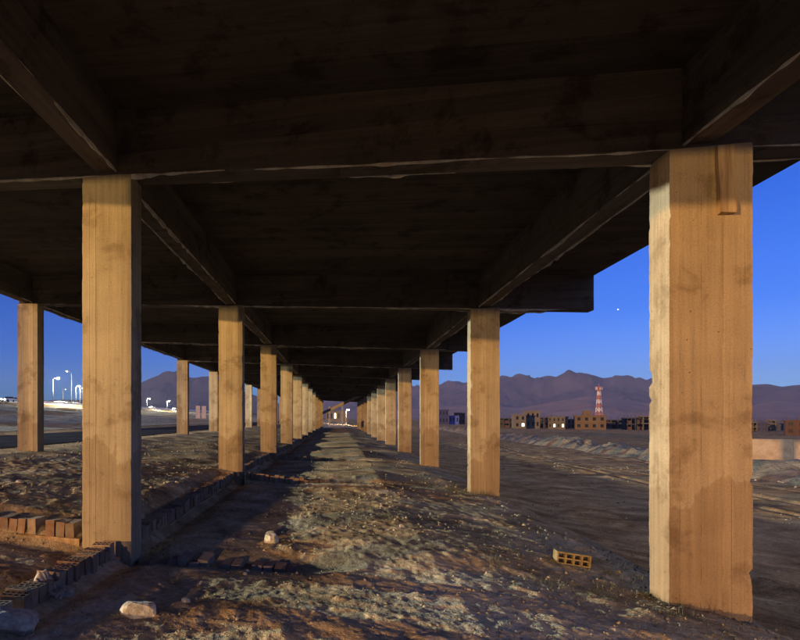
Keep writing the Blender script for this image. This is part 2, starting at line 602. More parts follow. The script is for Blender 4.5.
# ------------------------------------------------------------------ terrain
def macro(x, y):
    """ground height without the small lumps"""
    xs = [-400, -180, -110, -92, -88, -60, -30, -23.5, -22, -12, -10.5, -8.2, -4.5, -2.95, -2.3, -1.2, 1.0, 3.3, 3.75, 4.6, 6.0, 10, 30, 60, 150, 400, 9000]
    zs = [5.0, 4.6, 4.5, 4.5, 3.6, 1.0, -.75, -1.2, -1.25, -1.2, -1.0, -.88, -1.13, -1.27, -1.58, -1.60, -1.55, -1.75, -1.86, -2.42, -2.6, -2.66, -3.0, -3.5, -4.4, -4.5, -5]
    z = np.interp(x, xs, zs)
    # in front of the first left wall the floor lies lower
    low = (1 - smooth(5.5, 5.9, y)) * smooth(-8.5, -7.5, x) * (1 - smooth(-2.75, -2.45, x))
    z = z - 0.27 * low
    # the fill dies out past the last frame
    far = smooth(YEND + 4, YEND + 30, y) * smooth(-12, -8, x) * (1 - smooth(3.5, 5, x))
    z = z - 0.5 * far
    return z


def under(x, y):
    return smooth(-12, -9, x) * (1 - smooth(3.6, 5.2, x)) * (1 - smooth(YEND + 2, YEND + 25, y))


def height(x, y, cell=0.0):
    x = np.asarray(x, float)
    y = np.asarray(y, float)
    z = macro(x, y)
    u = under(x, y)
    d = np.hypot(x, y)
    road = smooth(-24, -22.6, x) * (1 - smooth(-12.2, -11, x))
    k = 1 - road
    # heaps of fill within each bay, lower along the tie walls
    yb = ((y - 5.88) % BAY) / BAY
    hump = np.sin(np.pi * np.clip(yb, 0, 1)) ** 0.7 * smooth(-2.4, -0.6, x) * (1 - smooth(2.6, 3.6, x))
    z = z + u * hump * (0.04 + 0.22 * (vnoise(x * 0.35 + 3, y * 0.3, 5) + 0.2)) * (0.4 + 0.6 * smooth(7, 12, y))
    z = z + k * (0.055 * fbm(x * 0.55, y * 0.55, 3, 21) * (0.35 + 0.65 * u))
    keep = k * (0.45 + 0.55 * u)
    # along the tie walls the floor is trodden flat and lies a little lower
    kx = np.clip(1 - np.abs(x + 2.55) / 0.62, 0, 1) * (y < 60)
    kt = np.zeros_like(x)
    for yk, xa, xb in ((5.88, -8.2, 0.5), (13.21, -2.6, 2.3), (20.54, -2.6, 1.7)):
        kt = np.maximum(kt, np.clip(1 - np.abs(y - yk) / 0.5, 0, 1) * smooth(xa - .2, xa, x) * (1 - smooth(xb - 1.0, xb, x)))
    kk = np.maximum(smooth(0, .7, kx), smooth(0, .7, kt))
    keep = keep * (1 - 0.7 * kk)
    z = z - 0.05 * smooth(0, .7, kx) - 0.08 * smooth(0, .7, kt)
    def oct(freq, amp, seed):
        w = np.clip(1.6 - 2.6 * cell * freq, 0, 1) if np.ndim(cell) else 1.0
        return amp * vnoise(x * freq, y * freq, seed) * w
    z = z + keep * (oct(2.3, 0.024, 31) + oct(5.1, 0.014, 32) + oct(11.0, 0.010, 33) + oct(23.0, 0.009, 34) + oct(47.0, 0.007, 35) + oct(90.0, 0.005, 36))
    # clods and broken crust
    w0 = np.clip(1.6 - 2.6 * cell * 9, 0, 1) if np.ndim(cell) else 1.0
    z = z + keep * w0 * 0.012 * (0.22 - np.abs(vnoise(x * 8.3, y * 8.3, 44)))
    cl = vnoise(x * 7.3 + 0.4 * vnoise(x * 3, y * 3, 2), y * 7.3, 41)
    w = np.clip(1.6 - 2.6 * cell * 7, 0, 1) if np.ndim(cell) else 1.0
    z = z + keep * w * 0.025 * np.clip(cl - 0.16, 0, 1) * 2.2
    # furrows and heaps of the open plain on the right
    pl = smooth(6, 12, x) * (1 - smooth(250, 500, d))
    z = z + pl * (0.16 * fbm(x * 0.16 + 0.02 * y, y * 0.035, 3, 61) + 0.10 * fbm(x * 0.3, y * 0.12, 3, 67))
    # wheel ruts of the track across the plain
    for xr, dp in ((12.2, .09), (13.9, .09), (16.4, .06), (18.1, .07), (9.6, .05)):
        xc_ = xr + 1.1 * vnoise(y * 0.045, y * 0 + xr, 83) + 0.02 * y
        rr = (x - xc_) / 0.17
        z = z + pl * dp * (-np.exp(-rr * rr) + 0.55 * np.exp(-(np.abs(rr) - 1.9) ** 2 * 1.6)) * (0.6 + 0.8 * vnoise(x * .3, y * .4, 85))
    # left bank lumps
    lf = 1 - smooth(-30, -24, x)
    z = z + lf * smooth(-90, -84, x) * 0.5 * fbm(x * 0.09, y * 0.06, 4, 71)
    return z


def gz(x, y):
    return float(height(np.array([x]), np.array([y]))[0])


def build_ground():
    fine = np.linspace(R(-38), R(42), 860)
    coarse = np.linspace(R(42), R(322), 92)[1:-1]
    az = np.concatenate([fine, coarse])
    rs = [0.7]
    while rs[-1] < 2.6:
        rs.append(rs[-1] * 1.012)
    while rs[-1] < 14:
        rs.append(rs[-1] * 1.0036)
    while rs[-1] < 45:
        rs.append(rs[-1] * 1.0078)
    while rs[-1] < 400:
        rs.append(rs[-1] * 1.016)
    while rs[-1] < 9000:
        rs.append(rs[-1] * 1.06)
    rs = np.array(rs)
    A, RR = np.meshgrid(az, rs)
    X = RR * np.sin(A)
    Y = RR * np.cos(A)
    cell = np.where(RR < 14, RR * 0.0024, RR * 0.0060)
    Z = height(X, Y, cell)
    nr, na = X.shape
    V = np.stack([X.ravel(), Y.ravel(), Z.ravel()], 1)
    i = np.arange(nr - 1)[:, None] * na
    j = np.arange(na)[None, :]
    j2 = (j + 1) % na
    Q = np.stack([(i + j), (i + j2), (i + na + j2), (i + na + j)], -1).reshape(-1, 4)
    Q = Q[:, ::-1]
    V = np.vstack([V, [[0, 0, gz(0, 0)]]])
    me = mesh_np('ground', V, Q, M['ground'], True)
    o = put('ground', me)
    tag(o, 'dry lumpy brown earth under and around the concrete deck', kind='structure')


build_ground()

# dark flat strip left of the deck and the raised main road
def ribbon(name, x0, x1, y0, y1, mat, label, lift=0.03, step=2.0, n=5):
    ys = np.arange(y0, y1 + step, step)
    xs = np.linspace(x0, x1, n)
    Xg, Yg = np.meshgrid(xs, ys)
    Zg = macro(Xg, Yg) + lift
    V = np.stack([Xg.ravel(), Yg.ravel(), Zg.ravel()], 1)
    a, b = Xg.shape
    i = np.arange(a - 1)[:, None] * b
    j = np.arange(b - 1)[None, :]
    Q = np.stack([i + j, i + j + 1, i + b + j + 1, i + b + j], -1).reshape(-1, 4)
    o = put(name, mesh_np(name, V, Q, mat, True))
    tag(o, label, kind='structure')
    return o


ribbon('dark_strip', -22.4, -12.6, -60, 330, M['asphalt'], 'dark strip of ground running left of the deck', 0.05)
ribbon('main_road', -107, -93, -150, 900, M['asphalt'], 'raised lit main road crossing on the far left', 0.35, 6.0)

def build_bank():
    ys = np.concatenate([np.arange(-20, 160, 0.9), np.arange(160, 420, 3.0)])
    xs = np.linspace(-87.5, -25.5, 90)
    Xg, Yg = np.meshgrid(xs, ys)
    Zg = height(Xg, Yg) + 0.03 + 0.45 * fbm(Xg * 0.13, Yg * 0.1, 4, 77) * (1 - smooth(-30, -25.5, Xg)) * smooth(-87.5, -84, Xg) + 0.05 * vnoise(Xg * .8, Yg * .8, 3)
    V = np.stack([Xg.ravel(), Yg.ravel(), Zg.ravel()], 1)
    a, b = Xg.shape
    i = np.arange(a - 1)[:, None] * b
    j = np.arange(b - 1)[None, :]
    Q = np.stack([i + j, i + j + 1, i + b + j + 1, i + b + j], -1).reshape(-1, 4)
    o = put('sand_bank', mesh_np('sand_bank', V, Q, M['sand'], True))  # pale sheet paints the street lamps' light onto this slope
    tag(o, 'sandy bank, toned pale for lamplight, rising to the raised main road on the left', kind='structure')


build_bank()

# sand windrow on the plain
def build_berm():
    ys = np.arange(18, 150, 0.45)
    us = np.linspace(-1, 1, 21)
    U, Yg = np.meshgrid(us, ys)
    xc = 22.5 + 0.035 * (Yg - 40) + 1.6 * vnoise(Yg * 0.06, Yg * 0 + 3, 5)
    wid = 2.6 + 1.4 * vnoise(Yg * 0.11, Yg * 0 + 8, 6)
    Xg = xc + U * wid
    hgt = 0.55 + 0.7 * fbm(Yg * 0.22, Yg * 0 + 1, 3, 9)
    Zg = macro(Xg, Yg) - 0.12 + np.clip(hgt, 0.1, 2) * np.clip(1 - U ** 2, 0, 1) ** 1.2 + 0.55 * fbm(Xg * 1.1, Yg * 0.8, 4, 14, 0.65) * (1 - U ** 2)
    V = np.stack([Xg.ravel(), Yg.ravel(), Zg.ravel()], 1)
    a, b = Xg.shape
    i = np.arange(a - 1)[:, None] * b
    j = np.arange(b - 1)[None, :]
    Q = np.stack([i + j, i + j + 1, i + b + j + 1, i + b + j], -1).reshape(-1, 4)
    o = put('sand_berm', mesh_np('sand_berm', V, Q, M['sand'], True))
    tag(o, 'long low windrow of pale sand on the open plain', kind='structure')


build_berm()


# mountains: a relief sheet whose skyline follows the photograph
def build_range(name, prof, r0, r1, mat, seed, label, rough):
    px = np.array([p[0] for p in prof], float)
    py = np.array([p[1] for p in prof], float)
    nA, nR = 620, 70
    a0 = (px[0] - PX) / F
    a1 = (px[-1] - PX) / F
    az = np.linspace(math.atan(a0), math.atan(a1), nA)
    xs = PX + F * np.tan(az)
    sky_y = np.interp(xs, px, py)
    tq = np.linspace(0, 1.35, nR)
    A, T = np.meshgrid(az, tq)
    dist = r0 + (r1 - r0) * T
    H = ((PY - sky_y) / F)[None, :] * r1 * np.cos(A) * 1.0
    X0 = dist * np.sin(A)
    Y0 = dist * np.cos(A)
    rise = np.where(T <= 1, smooth(0, 1.0, T) ** 0.9, np.clip(1 - (T - 1) * 1.6, 0, 1))
    s = 1.0 / (r1 * 0.13)
    rid = 1 - np.abs(2 * vnoise(X0 * s, Y0 * s, seed)) * 2
    rid2 = 1 - np.abs(2 * vnoise(X0 * s * 2.3, Y0 * s * 2.3, seed + 3)) * 2
    rid3 = 1 - np.abs(2 * vnoise(X0 * s * 5.1, Y0 * s * 5.1, seed + 4)) * 2
    rel = (rid * 0.45 + rid2 * 0.3 + rid3 * 0.2 + 0.1 * (1 - np.abs(2 * vnoise(X0 * s * 11, Y0 * s * 11, seed + 5)) * 2))
    edge = np.clip(T * 3, 0, 1) * (1 - 0.9 * smooth(0.72, 1.0, T))
    Z = H * (rise + rough * (rel - 0.45) * edge)
    Z = Z - 8
    # to world: azimuth is measured from the camera's forward direction
    X = X0 * CT - Y0 * ST
    Y = X0 * ST + Y0 * CT
    V = np.stack([X.ravel(), Y.ravel(), Z.ravel()], 1)
    i = np.arange(nR - 1)[:, None] * nA
    j = np.arange(nA - 1)[None, :]
    Q = np.stack([i + j, i + j + 1, i + nA + j + 1, i + nA + j], -1).reshape(-1, 4)
    o = put(name, mesh_np(name, V, Q, mat, True))
    tag(o, label, kind='structure')
    return o


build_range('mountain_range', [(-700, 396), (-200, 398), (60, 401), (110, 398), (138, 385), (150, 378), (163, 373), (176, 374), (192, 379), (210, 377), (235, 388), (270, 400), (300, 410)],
            3600, 6200, M['shaded_mountain'], 101, 'mountain painted in dark bluish shade seen between the left columns', 0.30)
build_range('mountain_range', [(300, 408), (330, 398), (380, 389), (437, 386), (452, 383), (463, 384), (497, 380), (512, 379.5), (520, 377), (533, 379), (546, 376.5), (556, 377), (568, 373.5), (580, 372.5), (592, 374.5), (603, 377.5), (614, 376.5), (626, 378), (645, 381), (700, 379), (752, 384), (768, 382.5), (782, 385), (800, 383), (850, 388), (1000, 384), (1400, 392), (2200, 396)],
            3600, 6200, M['mountain'], 107, 'jagged purple mountain range behind the houses on the right', 0.36)
build_range('foothill_slope', [(300, 414), (400, 409), (470, 404), (520, 407), (560, 400), (590, 395), (615, 397), (645, 402), (700, 401), (752, 404), (775, 399), (800, 402), (900, 400), (1100, 405), (1700, 410)],
            1700, 3200, M['foothill'], 131, 'pale sandy foothills below the mountain range', 0.2)

# ------------------------------------------------------------------ the elevated deck
deck = empty('elevated_deck', (0, 0, 0))
tag(deck, 'long unfinished concrete deck carried on three rows of square-edged columns', 'viaduct')


def column_mesh(seed, chip=1.0, nz=110):
    rnd = np.random.default_rng(seed)
    hx, hy, Hh = 0.31, 0.165, 4.75
    # boards of the formwork on each face: widths differ
    def side(n, lo, hi):
        cuts = np.sort(rnd.uniform(lo + 0.06, hi - 0.06, n))
        pts = [lo]
        off = [0.0]
        for c in cuts:
            pts += [c - 0.004, c, c + 0.004]
            off += [0, -0.0035, 0]
        pts.append(hi)
        off.append(0)
        return pts, off
    ring = []                             # (x, y, nx, ny, corner)
    px, po = side(2, -hx, hx)
    for x, o in zip(px[:-1], po[:-1]):
        ring.append((x, -hy, 0, -1, x == -hx, o))
    qx, qo = side(1, -hy, hy)
    for y, o in zip(qx[:-1], qo[:-1]):
        ring.append((hx, y, 1, 0, y == -hy, o))
    for x, o in zip(px[::-1][:-1], po[::-1][:-1]):
        ring.append((x, hy, 0, 1, x == hx, o))
    for y, o in zip(qx[::-1][:-1], qo[::-1][:-1]):
        ring.append((-hx, y, -1, 0, y == hy, o))
    zs = np.linspace(0.0, -Hh, nz)
    V = []
    for iz, z in enumerate(zs):
        for k, (x, y, nx, ny, cor, off) in enumerate(ring):
            w = 0.006 * (vnoise(np.array(x * 3 + seed), np.array(z * 1.2), k // 4 + 3))
            X = x + nx * (off + w)
            Y = y + ny * (off + w)
            if cor:
                c = float(vnoise(np.array(z * 11.0 + seed * 3.1), np.array(k * 7.7), 4)) + 0.5
                c2 = float(vnoise(np.array(z * 14.0 + seed * 1.7), np.array(k * 3.7), 8)) + 0.5
                ins = 0.004 + 0.005 * c2 + chip * max(0, c - 0.84) * 0.12
                X -= math.copysign(ins, x)
                Y -= math.copysign(ins * 0.7, y)
            if iz == 0:
                X *= 0.985
            V.append((X, Y, z))
    n = len(ring)
    Fc = []
    for i in range(nz - 1):
        for k in range(n):
            k2 = (k + 1) % n
            Fc.append((i * n + k, (i + 1) * n + k, (i + 1) * n + k2, i * n + k2))
    Fc.append(tuple(range(n)))
    Fc.append(tuple((nz - 1) * n + k for k in range(n))[::-1])
    return mesh_np('column', V, Fc, M['column'])


col_meshes = [column_mesh(s, ch) for s, ch in ((3, 0.7), (5, 1.6), (8, 1.0), (13, 0.9), (21, 1.0), (34, 0.8))]
for yi, y in enumerate(FRAMES):
    if yi == 0:
        continue
    for ri, x in enumerate(ROWS):
        me = col_meshes[(yi * 3 + ri) % len(col_meshes)]
        if y == FRAMES[2]:
            me = col_meshes[(2, 0, 1)[ri]]
        jx, jy = random.uniform(-.015, .015), random.uniform(-.015, .015)
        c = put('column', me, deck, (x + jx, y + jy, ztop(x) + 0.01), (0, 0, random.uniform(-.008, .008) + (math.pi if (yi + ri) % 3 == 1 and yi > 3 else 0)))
        g = random.uniform(.9, 1.0)
        c.color = (g, g * .95, g * .88, 1) if ri == 2 else (1.08, 1.1, 1.06, 1)
        if yi == 2 and ri == 2:
            c.color = (1.0, .88, .78, 1)
            c.location.x += 0.06
            c.scale.x = 1.07
            c['label'] = 'nearest right column with a nailed plank and darker foot'
        if yi == 2 and ri == 1:
            c['label'] = 'nearest left column standing on the brick kerb'


def beam_mesh(length, wid, dep, shear, seed, n=90, amp=1.0):
    """beam along x from 0 to length, underside at z=0 (sheared), with worn lower edges"""
    V, Fc = [], []
    ring = 12
    for i in range(n + 1):
        x = length * i / n
        def nn(f, s):
            return float(vnoise(np.array(x * f + seed * 5.3), np.array(s * 3.3 + seed), s)) + 0.5
        e1 = 0.008 + amp * (0.012 * nn(3, 1) + 0.05 * max(0, nn(1.3, 2) - 0.68))
        e2 = 0.008 + amp * (0.012 * nn(3, 3) + 0.05 * max(0, nn(1.3, 4) - 0.68))
        w = 0.006 * (nn(2, 5) - 0.5)
        h = wid / 2
        z0 = shear * x
        sag = 0.008 * (nn(1.1, 6) - 0.5)
        pts = [(-h + e1, sag), (-h / 3, sag + w), (h / 3, sag - w), (h - e2, sag), (h, e2), (h + w, dep * 0.33), (h + w - 0.006, dep * 0.34), (h, dep), (-h, dep), (-h - w + 0.006, dep * 0.36), (-h - w, dep * 0.35), (-h, e1)]
        for yy, zz in pts:
            V.append((x, yy, z0 + zz))
    for i in range(n):
        for k in range(ring):
            k2 = (k + 1) % ring
            Fc.append((i * ring + k, i * ring + k2, (i + 1) * ring + k2, (i + 1) * ring + k))
    Fc.append(tuple(range(ring))[::-1])
    Fc.append(tuple(n * ring + k for k in range(ring)))
    return mesh_np('beam', V, Fc, M['beam'])


def nib_glint_mesh(length, shear, seed, thick=0.022, hmax=0.065, n=260, cover=0.45):
    """ragged fin of cement that leaked out under a formwork joint"""
    V, Fc = [], []
    for i in range(n + 1):
        x = length * i / n
        a = float(vnoise(np.array(x * 7.0), np.array(seed * 1.7), 3)) + 0.5
        b = float(vnoise(np.array(x * 1.1), np.array(seed * 4.1), 7)) + 0.5
        h = max(0.0, b - (1 - cover) * 0.75) * hmax * (0.35 + 1.3 * a)
        t = thick * (0.5 + a)
        z0 = shear * x
        V += [(x, -t / 2, z0 + 0.012), (x, t / 2, z0 + 0.012), (x, t * 0.25, z0 + 0.008 - h), (x, -t * 0.25, z0 + 0.008 - h)]
    for i in range(n):
        for k in range(4):
            k2 = (k + 1) % 4
            Fc.append((i * 4 + k, i * 4 + k2, (i + 1) * 4 + k2, (i + 1) * 4 + k))
    return mesh_np('cement_glint_ridge', V, Fc, M['nib_glint'])


DEP = 0.78
Lx = (RIGHT_EDGE - 0.02) - (LEFT_EDGE + 0.02)
cross = [beam_mesh(Lx, 0.30, DEP, SLOPE, s) for s in (1, 2, 3)]
long_l = [beam_mesh(BAY, 0.27, DEP, 0.0, s, 60) for s in (11, 12, 13)]
for yi, y in enumerate(FRAMES):
    if yi == 0:
        continue
    x0 = LEFT_EDGE + 0.02
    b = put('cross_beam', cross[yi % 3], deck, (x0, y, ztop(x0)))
    if 2 <= yi <= 5:
        for sd in (-1, 1):
            put('cement_glint_ridge', nib_glint_mesh(Lx, SLOPE, yi * 3 + sd, cover=0.6), b, (0, sd * 0.135, 0))
for ri, x in enumerate(ROWS):
    for yi in range(1, len(FRAMES) - 1):
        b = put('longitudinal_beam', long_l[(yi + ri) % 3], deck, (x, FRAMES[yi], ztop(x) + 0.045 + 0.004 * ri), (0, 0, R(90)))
        if 1 <= yi <= 4:
            for sd in (-1, 1):
                put('cement_glint_ridge', nib_glint_mesh(BAY, 0, 40 + yi * 5 + ri * 2 + sd, cover=0.65), b, (0, sd * 0.12, 0))


def slab():
    y0, y1 = FRAMES[1] - 0.5, YEND + 0.5
    ny = 420
    ys = np.linspace(y0, y1, ny)
    V, Fc = [], []
    xs = np.linspace(LEFT_EDGE, RIGHT_EDGE, 8)
    ring = 16
    for y in ys:
        jit = 0.012 * float(vnoise(np.array(y * 2.1), np.array(0.0), 3))
        jit2 = 0.02 * float(vnoise(np.array(y * 0.9), np.array(4.0), 3))
        for k, x in enumerate(xs):
            xx = x + (jit if k == 0 else jit2 if k == 7 else 0)
            V.append((xx, y, ztop(x) + DEP - 0.02))
        for k, x in enumerate(xs[::-1]):
            xx = x + (jit if k == 7 else jit2 if k == 0 else 0)
            V.append((xx, y, ztop(x) + DEP + 0.28))
    for i in range(ny - 1):
        for k in range(ring):
            k2 = (k + 1) % ring
            Fc.append((i * ring + k, (i + 1) * ring + k, (i + 1) * ring + k2, i * ring + k2))
    Fc.append(tuple(range(ring)))
    Fc.append(tuple((ny - 1) * ring + k for k in range(ring))[::-1])
    return put('slab', mesh_np('slab', V, Fc, M['slab']), deck)


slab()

# plank left nailed to the near right column
m = MB()
pl_n = 16
for i in range(pl_n + 1):
    t = i / pl_n
    zz = -0.62 * t
    xw = 0.062 + 0.003 * math.sin(7 * t) - (0.006 if i == pl_n else 0)
    yy = 0.034 + 0.016 * t
    xo = 0.012 * t
    m.v += [(-xw + xo, -yy, zz + 0.012 * (i == pl_n)), (xw + xo, -yy, zz), (xw + xo, 0.03, zz), (-xw + xo, 0.03, zz)]
for i in range(pl_n):
    for k in range(4):
        k2 = (k + 1) % 4
        m.f.append((i * 4 + k, (i + 1) * 4 + k, (i + 1) * 4 + k2, i * 4 + k2))
m.f.append((0, 1, 2, 3))
m.f.append((pl_n * 4 + 3, pl_n * 4 + 2, pl_n * 4 + 1, pl_n * 4))
o = m.build('wooden_plank', M['wood'], None, (ROWS[2] + 0.17, FRAMES[2] - 0.165 - 0.02, ztop(ROWS[2]) - 0.01))
tag(o, 'short old wooden plank nailed at the top of the nearest right column', 'plank')

# ------------------------------------------------------------------ brick tie walls
def brick_mesh(pits):
    """hollow brick: x along the wall, y across it; open cells on top when pits is set"""
    L, W, H = 0.118, 0.235, 0.20
    m = MB()
    if not pits:
        return m.box((0, 0, -H / 2), (L, W, H)).mesh('brick', M['brick'])
    nx, ny = 2, 4
    wall = 0.012
    xs = [-L / 2]
    for i in range(nx):
        cw = (L - wall * (nx + 1)) / nx
        xs += [xs[-1] + wall, xs[-1] + wall + cw]
    xs.append(L / 2)
    ys = [-W / 2]
    for i in range(ny):
        cw = (W - wall * (ny + 1)) / ny
        ys += [ys[-1] + wall, ys[-1] + wall + cw]
    ys.append(W / 2)
    idx = {}
    for i, x in enumerate(xs):
        for j, y in enumerate(ys):
            idx[i, j] = len(m.v)
            m.v.append((x, y, 0))
    for i in range(len(xs) - 1):
        for j in range(len(ys) - 1):
            q = (idx[i, j], idx[i + 1, j], idx[i + 1, j + 1], idx[i, j + 1])
            if i % 2 == 1 and j % 2 == 1:
                n = len(m.v)
                for vi in q:
                    m.v.append((m.v[vi][0], m.v[vi][1], -0.07))
                m.f.append((n, n + 1, n + 2, n + 3))
                for k in range(4):
                    k2 = (k + 1) % 4
                    m.f.append((q[k], n + k, n + k2, q[k2]))
            else:
                m.f.append(q)
    n = len(m.v)
    for x, y in ((-L / 2, -W / 2), (L / 2, -W / 2), (L / 2, W / 2), (-L / 2, W / 2)):
        m.v.append((x, y, -H))
    a, b2, c, d = idx[0, 0], idx[len(xs) - 1, 0], idx[len(xs) - 1, len(ys) - 1], idx[0, len(ys) - 1]
    m.f += [(n + 3, n + 2, n + 1, n)]
    # sides, following the grid points along each edge
    e1 = [idx[i, 0] for i in range(len(xs))]
    m.f.append(tuple([n] + [n + 1] + e1[::-1]))
    e2 = [idx[len(xs) - 1, j] for j in range(len(ys))]
    m.f.append(tuple([n + 1] + [n + 2] + e2[::-1]))
    e3 = [idx[i, len(ys) - 1] for i in range(len(xs) - 1, -1, -1)]
    m.f.append(tuple([n + 2] + [n + 3] + e3[::-1]))
    e4 = [idx[0, j] for j in range(len(ys) - 1, -1, -1)]
    m.f.append(tuple([n + 3] + [n] + e4[::-1]))
    return m.mesh('brick', M['brick'])


BR_OPEN, BR_FULL = brick_mesh(True), brick_mesh(False)


def kerb(p0, p1, z0, z1, label, open_cells, gap=0.1215, drop=0.12, sag=0.0, joined=False, jit=1.0):
    """one low wall of bricks set on end between two columns"""
    (xa, ya), (xb, yb) = p0, p1
    L = math.hypot(xb - xa, yb - ya)
    ang = math.atan2(yb - ya, xb - xa)
    root = empty('brick_kerb', (xa, ya, z0), ang)
    tag(root, label, 'brick kerb', 'brick kerbs between the columns')
    n = int(L / gap)
    mm = MB()
    for i in range(n):
        u = (i + 0.5) * gap
        if random.random() < 0.03:
            continue
        t = u / L
        dz = (z1 - z0) * t - sag * math.sin(math.pi * t) + random.gauss(0, 0.010) * jit
        if random.random() < drop:
            dz -= random.uniform(0.02, 0.07)
        dy = random.gauss(0, 0.008) * jit
        if joined:
            mm.box((u, dy, dz - 0.1), (0.118, 0.235, 0.2), random.gauss(0, .03))
            continue
        put('brick', BR_OPEN if open_cells else BR_FULL, root, (u, dy, dz),
            (random.gauss(0, .045) * jit, random.gauss(0, .05) * jit, random.gauss(0, .045) * jit), (random.uniform(.86, 1.0), random.uniform(.86, 1.02), 1))
    if joined:
        o = mm.build('brick', M['brick'], root)
        o['kind'] = 'stuff'
    # bedding mortar under the bricks
    b = MB()
    nn = max(4, int(L / 0.5))
    for i in range(nn + 1):
        t = i / nn
        zz = (z1 - z0) * t - sag * math.sin(math.pi * t)
        for yy, dz in ((-0.16, -0.42), (0.16, -0.42), (0.14, -0.175), (-0.14, -0.175)):
            b.v.append((t * L, yy + random.uniform(-.015, .015), zz + dz + random.uniform(-.01, .01)))
    for i in range(nn):
        for k in range(4):
            k2 = (k + 1) % 4
            b.f.append((i * 4 + k, i * 4 + k2, (i + 1) * 4 + k2, (i + 1) * 4 + k))
    b.f += [(3, 2, 1, 0), tuple(nn * 4 + k for k in range(4))]
    b.build('mortar_bed', M['ground'], root)
    return root


XL, XR, XLL = ROWS[1], ROWS[2], ROWS[0]
Y1, Y2, Y3, Y4 = FRAMES[2:6]
kerb((XL + 0.1, 2.3), (XL + 0.06, Y1 - 0.2), -1.41, -1.40, 'brick kerb with open cells in front of the nearest left column', True)
kerb((XL + 0.06, Y1 + 0.2), (XL, Y2 - 0.2), -1.42, -1.33, 'brick kerb linking the first and second columns of the middle row', True, drop=0.25)
kerb((XL, Y2 + 0.2), (XL, Y3 - 0.2), -1.30, -1.33, 'brick kerb linking the second and third columns of the middle row', False, drop=0.3)
kerb((XLL + 0.35, Y1 - 0.02), (XL - 0.33, Y1 - 0.02), -1.10, -1.235, 'upright brick wall running left from the nearest left column', False, gap=0.125)
kerb((XL + 0.36, Y1 + 0.05), (0.4, Y1 + 0.0), -1.60, -1.64, 'half buried brick kerb running right from the nearest left column', False, drop=0.5, jit=1.8)
kerb((XL + 0.36, Y2), (2.2, Y2 - 0.1), -1.36, -1.66, 'brick kerb running right from the second middle-row column', False, drop=0.3, jit=1.4)
kerb((XL + 0.36, Y3), (1.6, Y3), -1.42, -1.64, 'brick kerb running right from the third middle-row column', False, drop=0.3)
for k in range(3, 7):
    ya, yb = FRAMES[k + 1], FRAMES[k + 2]
    kerb((XL, ya + 0.2), (XL, yb - 0.2), -1.34, -1.34, 'brick kerb beside the middle row, bay %s from the camera' % ('fourth', 'fifth', 'sixth', 'seventh')[k - 3], False, joined=True)


# ------------------------------------------------------------------ stones, rubble, debris
def rock_mesh(seed, sx=1.0, sy=0.75, sz=0.6, sub=2):
    import bmesh
    bm = bmesh.new()
    bmesh.ops.create_icosphere(bm, subdivisions=sub, radius=0.5)
    rnd = random.Random(seed)
    planes = []
    for _ in range(9):
        d = Vector((rnd.gauss(0, 1), rnd.gauss(0, 1), rnd.gauss(0, 1))).normalized()
        planes.append((d, rnd.uniform(0.26, 0.42)))
    for v in bm.verts:
        for d, h in planes:
            k = v.co.dot(d) - h
            if k > 0:
                v.co -= d * k * 0.92
        v.co += Vector((rnd.gauss(0, 1), rnd.gauss(0, 1), rnd.gauss(0, 1))) * 0.012
        v.co = Vector((v.co.x * sx, v.co.y * sy, v.co.z * sz))
    me = bpy.data.meshes.new('stone')
    bm.to_mesh(me)
    bm.free()
    me.materials.append(M['stone'])
    return me


def on_ground(px, py, guess=-1.6):
    """photo pixel to a point of the terrain (march along the pixel's ray)"""
    d = ray(px, py)
    T = 1.5 * 1.003 ** np.arange(1700)
    hit = d[2] * T <= macro(d[0] * T, d[1] * T) + 0.03
    t = float(T[np.argmax(hit)])
    return d[0] * t, d[1] * t, gz(d[0] * t, d[1] * t), t


def stone(px, py, wpx, label, seed, asp=(1, 0.8, 0.62), rz=0.0):
    x, y, z, t = on_ground(px, py)
    s = wpx * t / F
    o = put('stone', rock_mesh(seed, *asp, sub=3), None, (x, y, z + s * asp[2] * 0.22), (0.1, 0.1, rz), (s * 1.15,) * 3)
    tag(o, label, 'stone', 'loose stones on the earth floor')


stone(140, 617, 34, 'large pale angular stone in the left foreground', 3, (1, 0.75, 0.6), 0.3)
stone(272, 541, 17, 'rounded pale stone on the sunlit mound beyond the half buried kerb', 5, (1, 0.9, 0.9))
stone(14, 622, 46, 'big dark boulder at the bottom left corner', 8, (1, 0.9, 0.7), 1.0)
stone(186, 606, 9, 'small light stone just right of the large pale foreground stone', 15)
stone(402, 528, 7, 'small stone on the mound in the middle of the second bay', 12)
stone(232, 466, 9, 'pale lump resting beside the second middle-row column', 21)
stone(20, 482, 7, 'small stone on the left floor beyond the upright brick wall', 22)

# rubble: a hundred-odd countable larger bits as stones, the rest as gravel
small_meshes = [rock_mesh(60 + k, 1, random.uniform(.6, .95), random.uniform(.45, .8), 1) for k in range(8)]
cnt = 0
while cnt < 60:
    px, py = random.uniform(0, 640), random.uniform(462, 638)
    x, y, z, t = on_ground(px, py)
    if x > 3.4 or (abs(x - XL) < 0.3) or (x < XL and y < Y1 + .2 and random.random() < .5):
        continue
    s = (2.5 + 5 * random.random() ** 3) * t / F
    if s > 0.16:
        continue
    o = put('small_stone', random.choice(small_meshes), None, (x, y, z + s * 0.15), (random.uniform(0, 3), random.uniform(-.3, .3), random.uniform(0, 6.28)), (s,) * 3)
    tag(o, 'small angular stone lying loose on the brown earth floor', 'stone', 'small stones scattered on the earth floor')
    cnt += 1


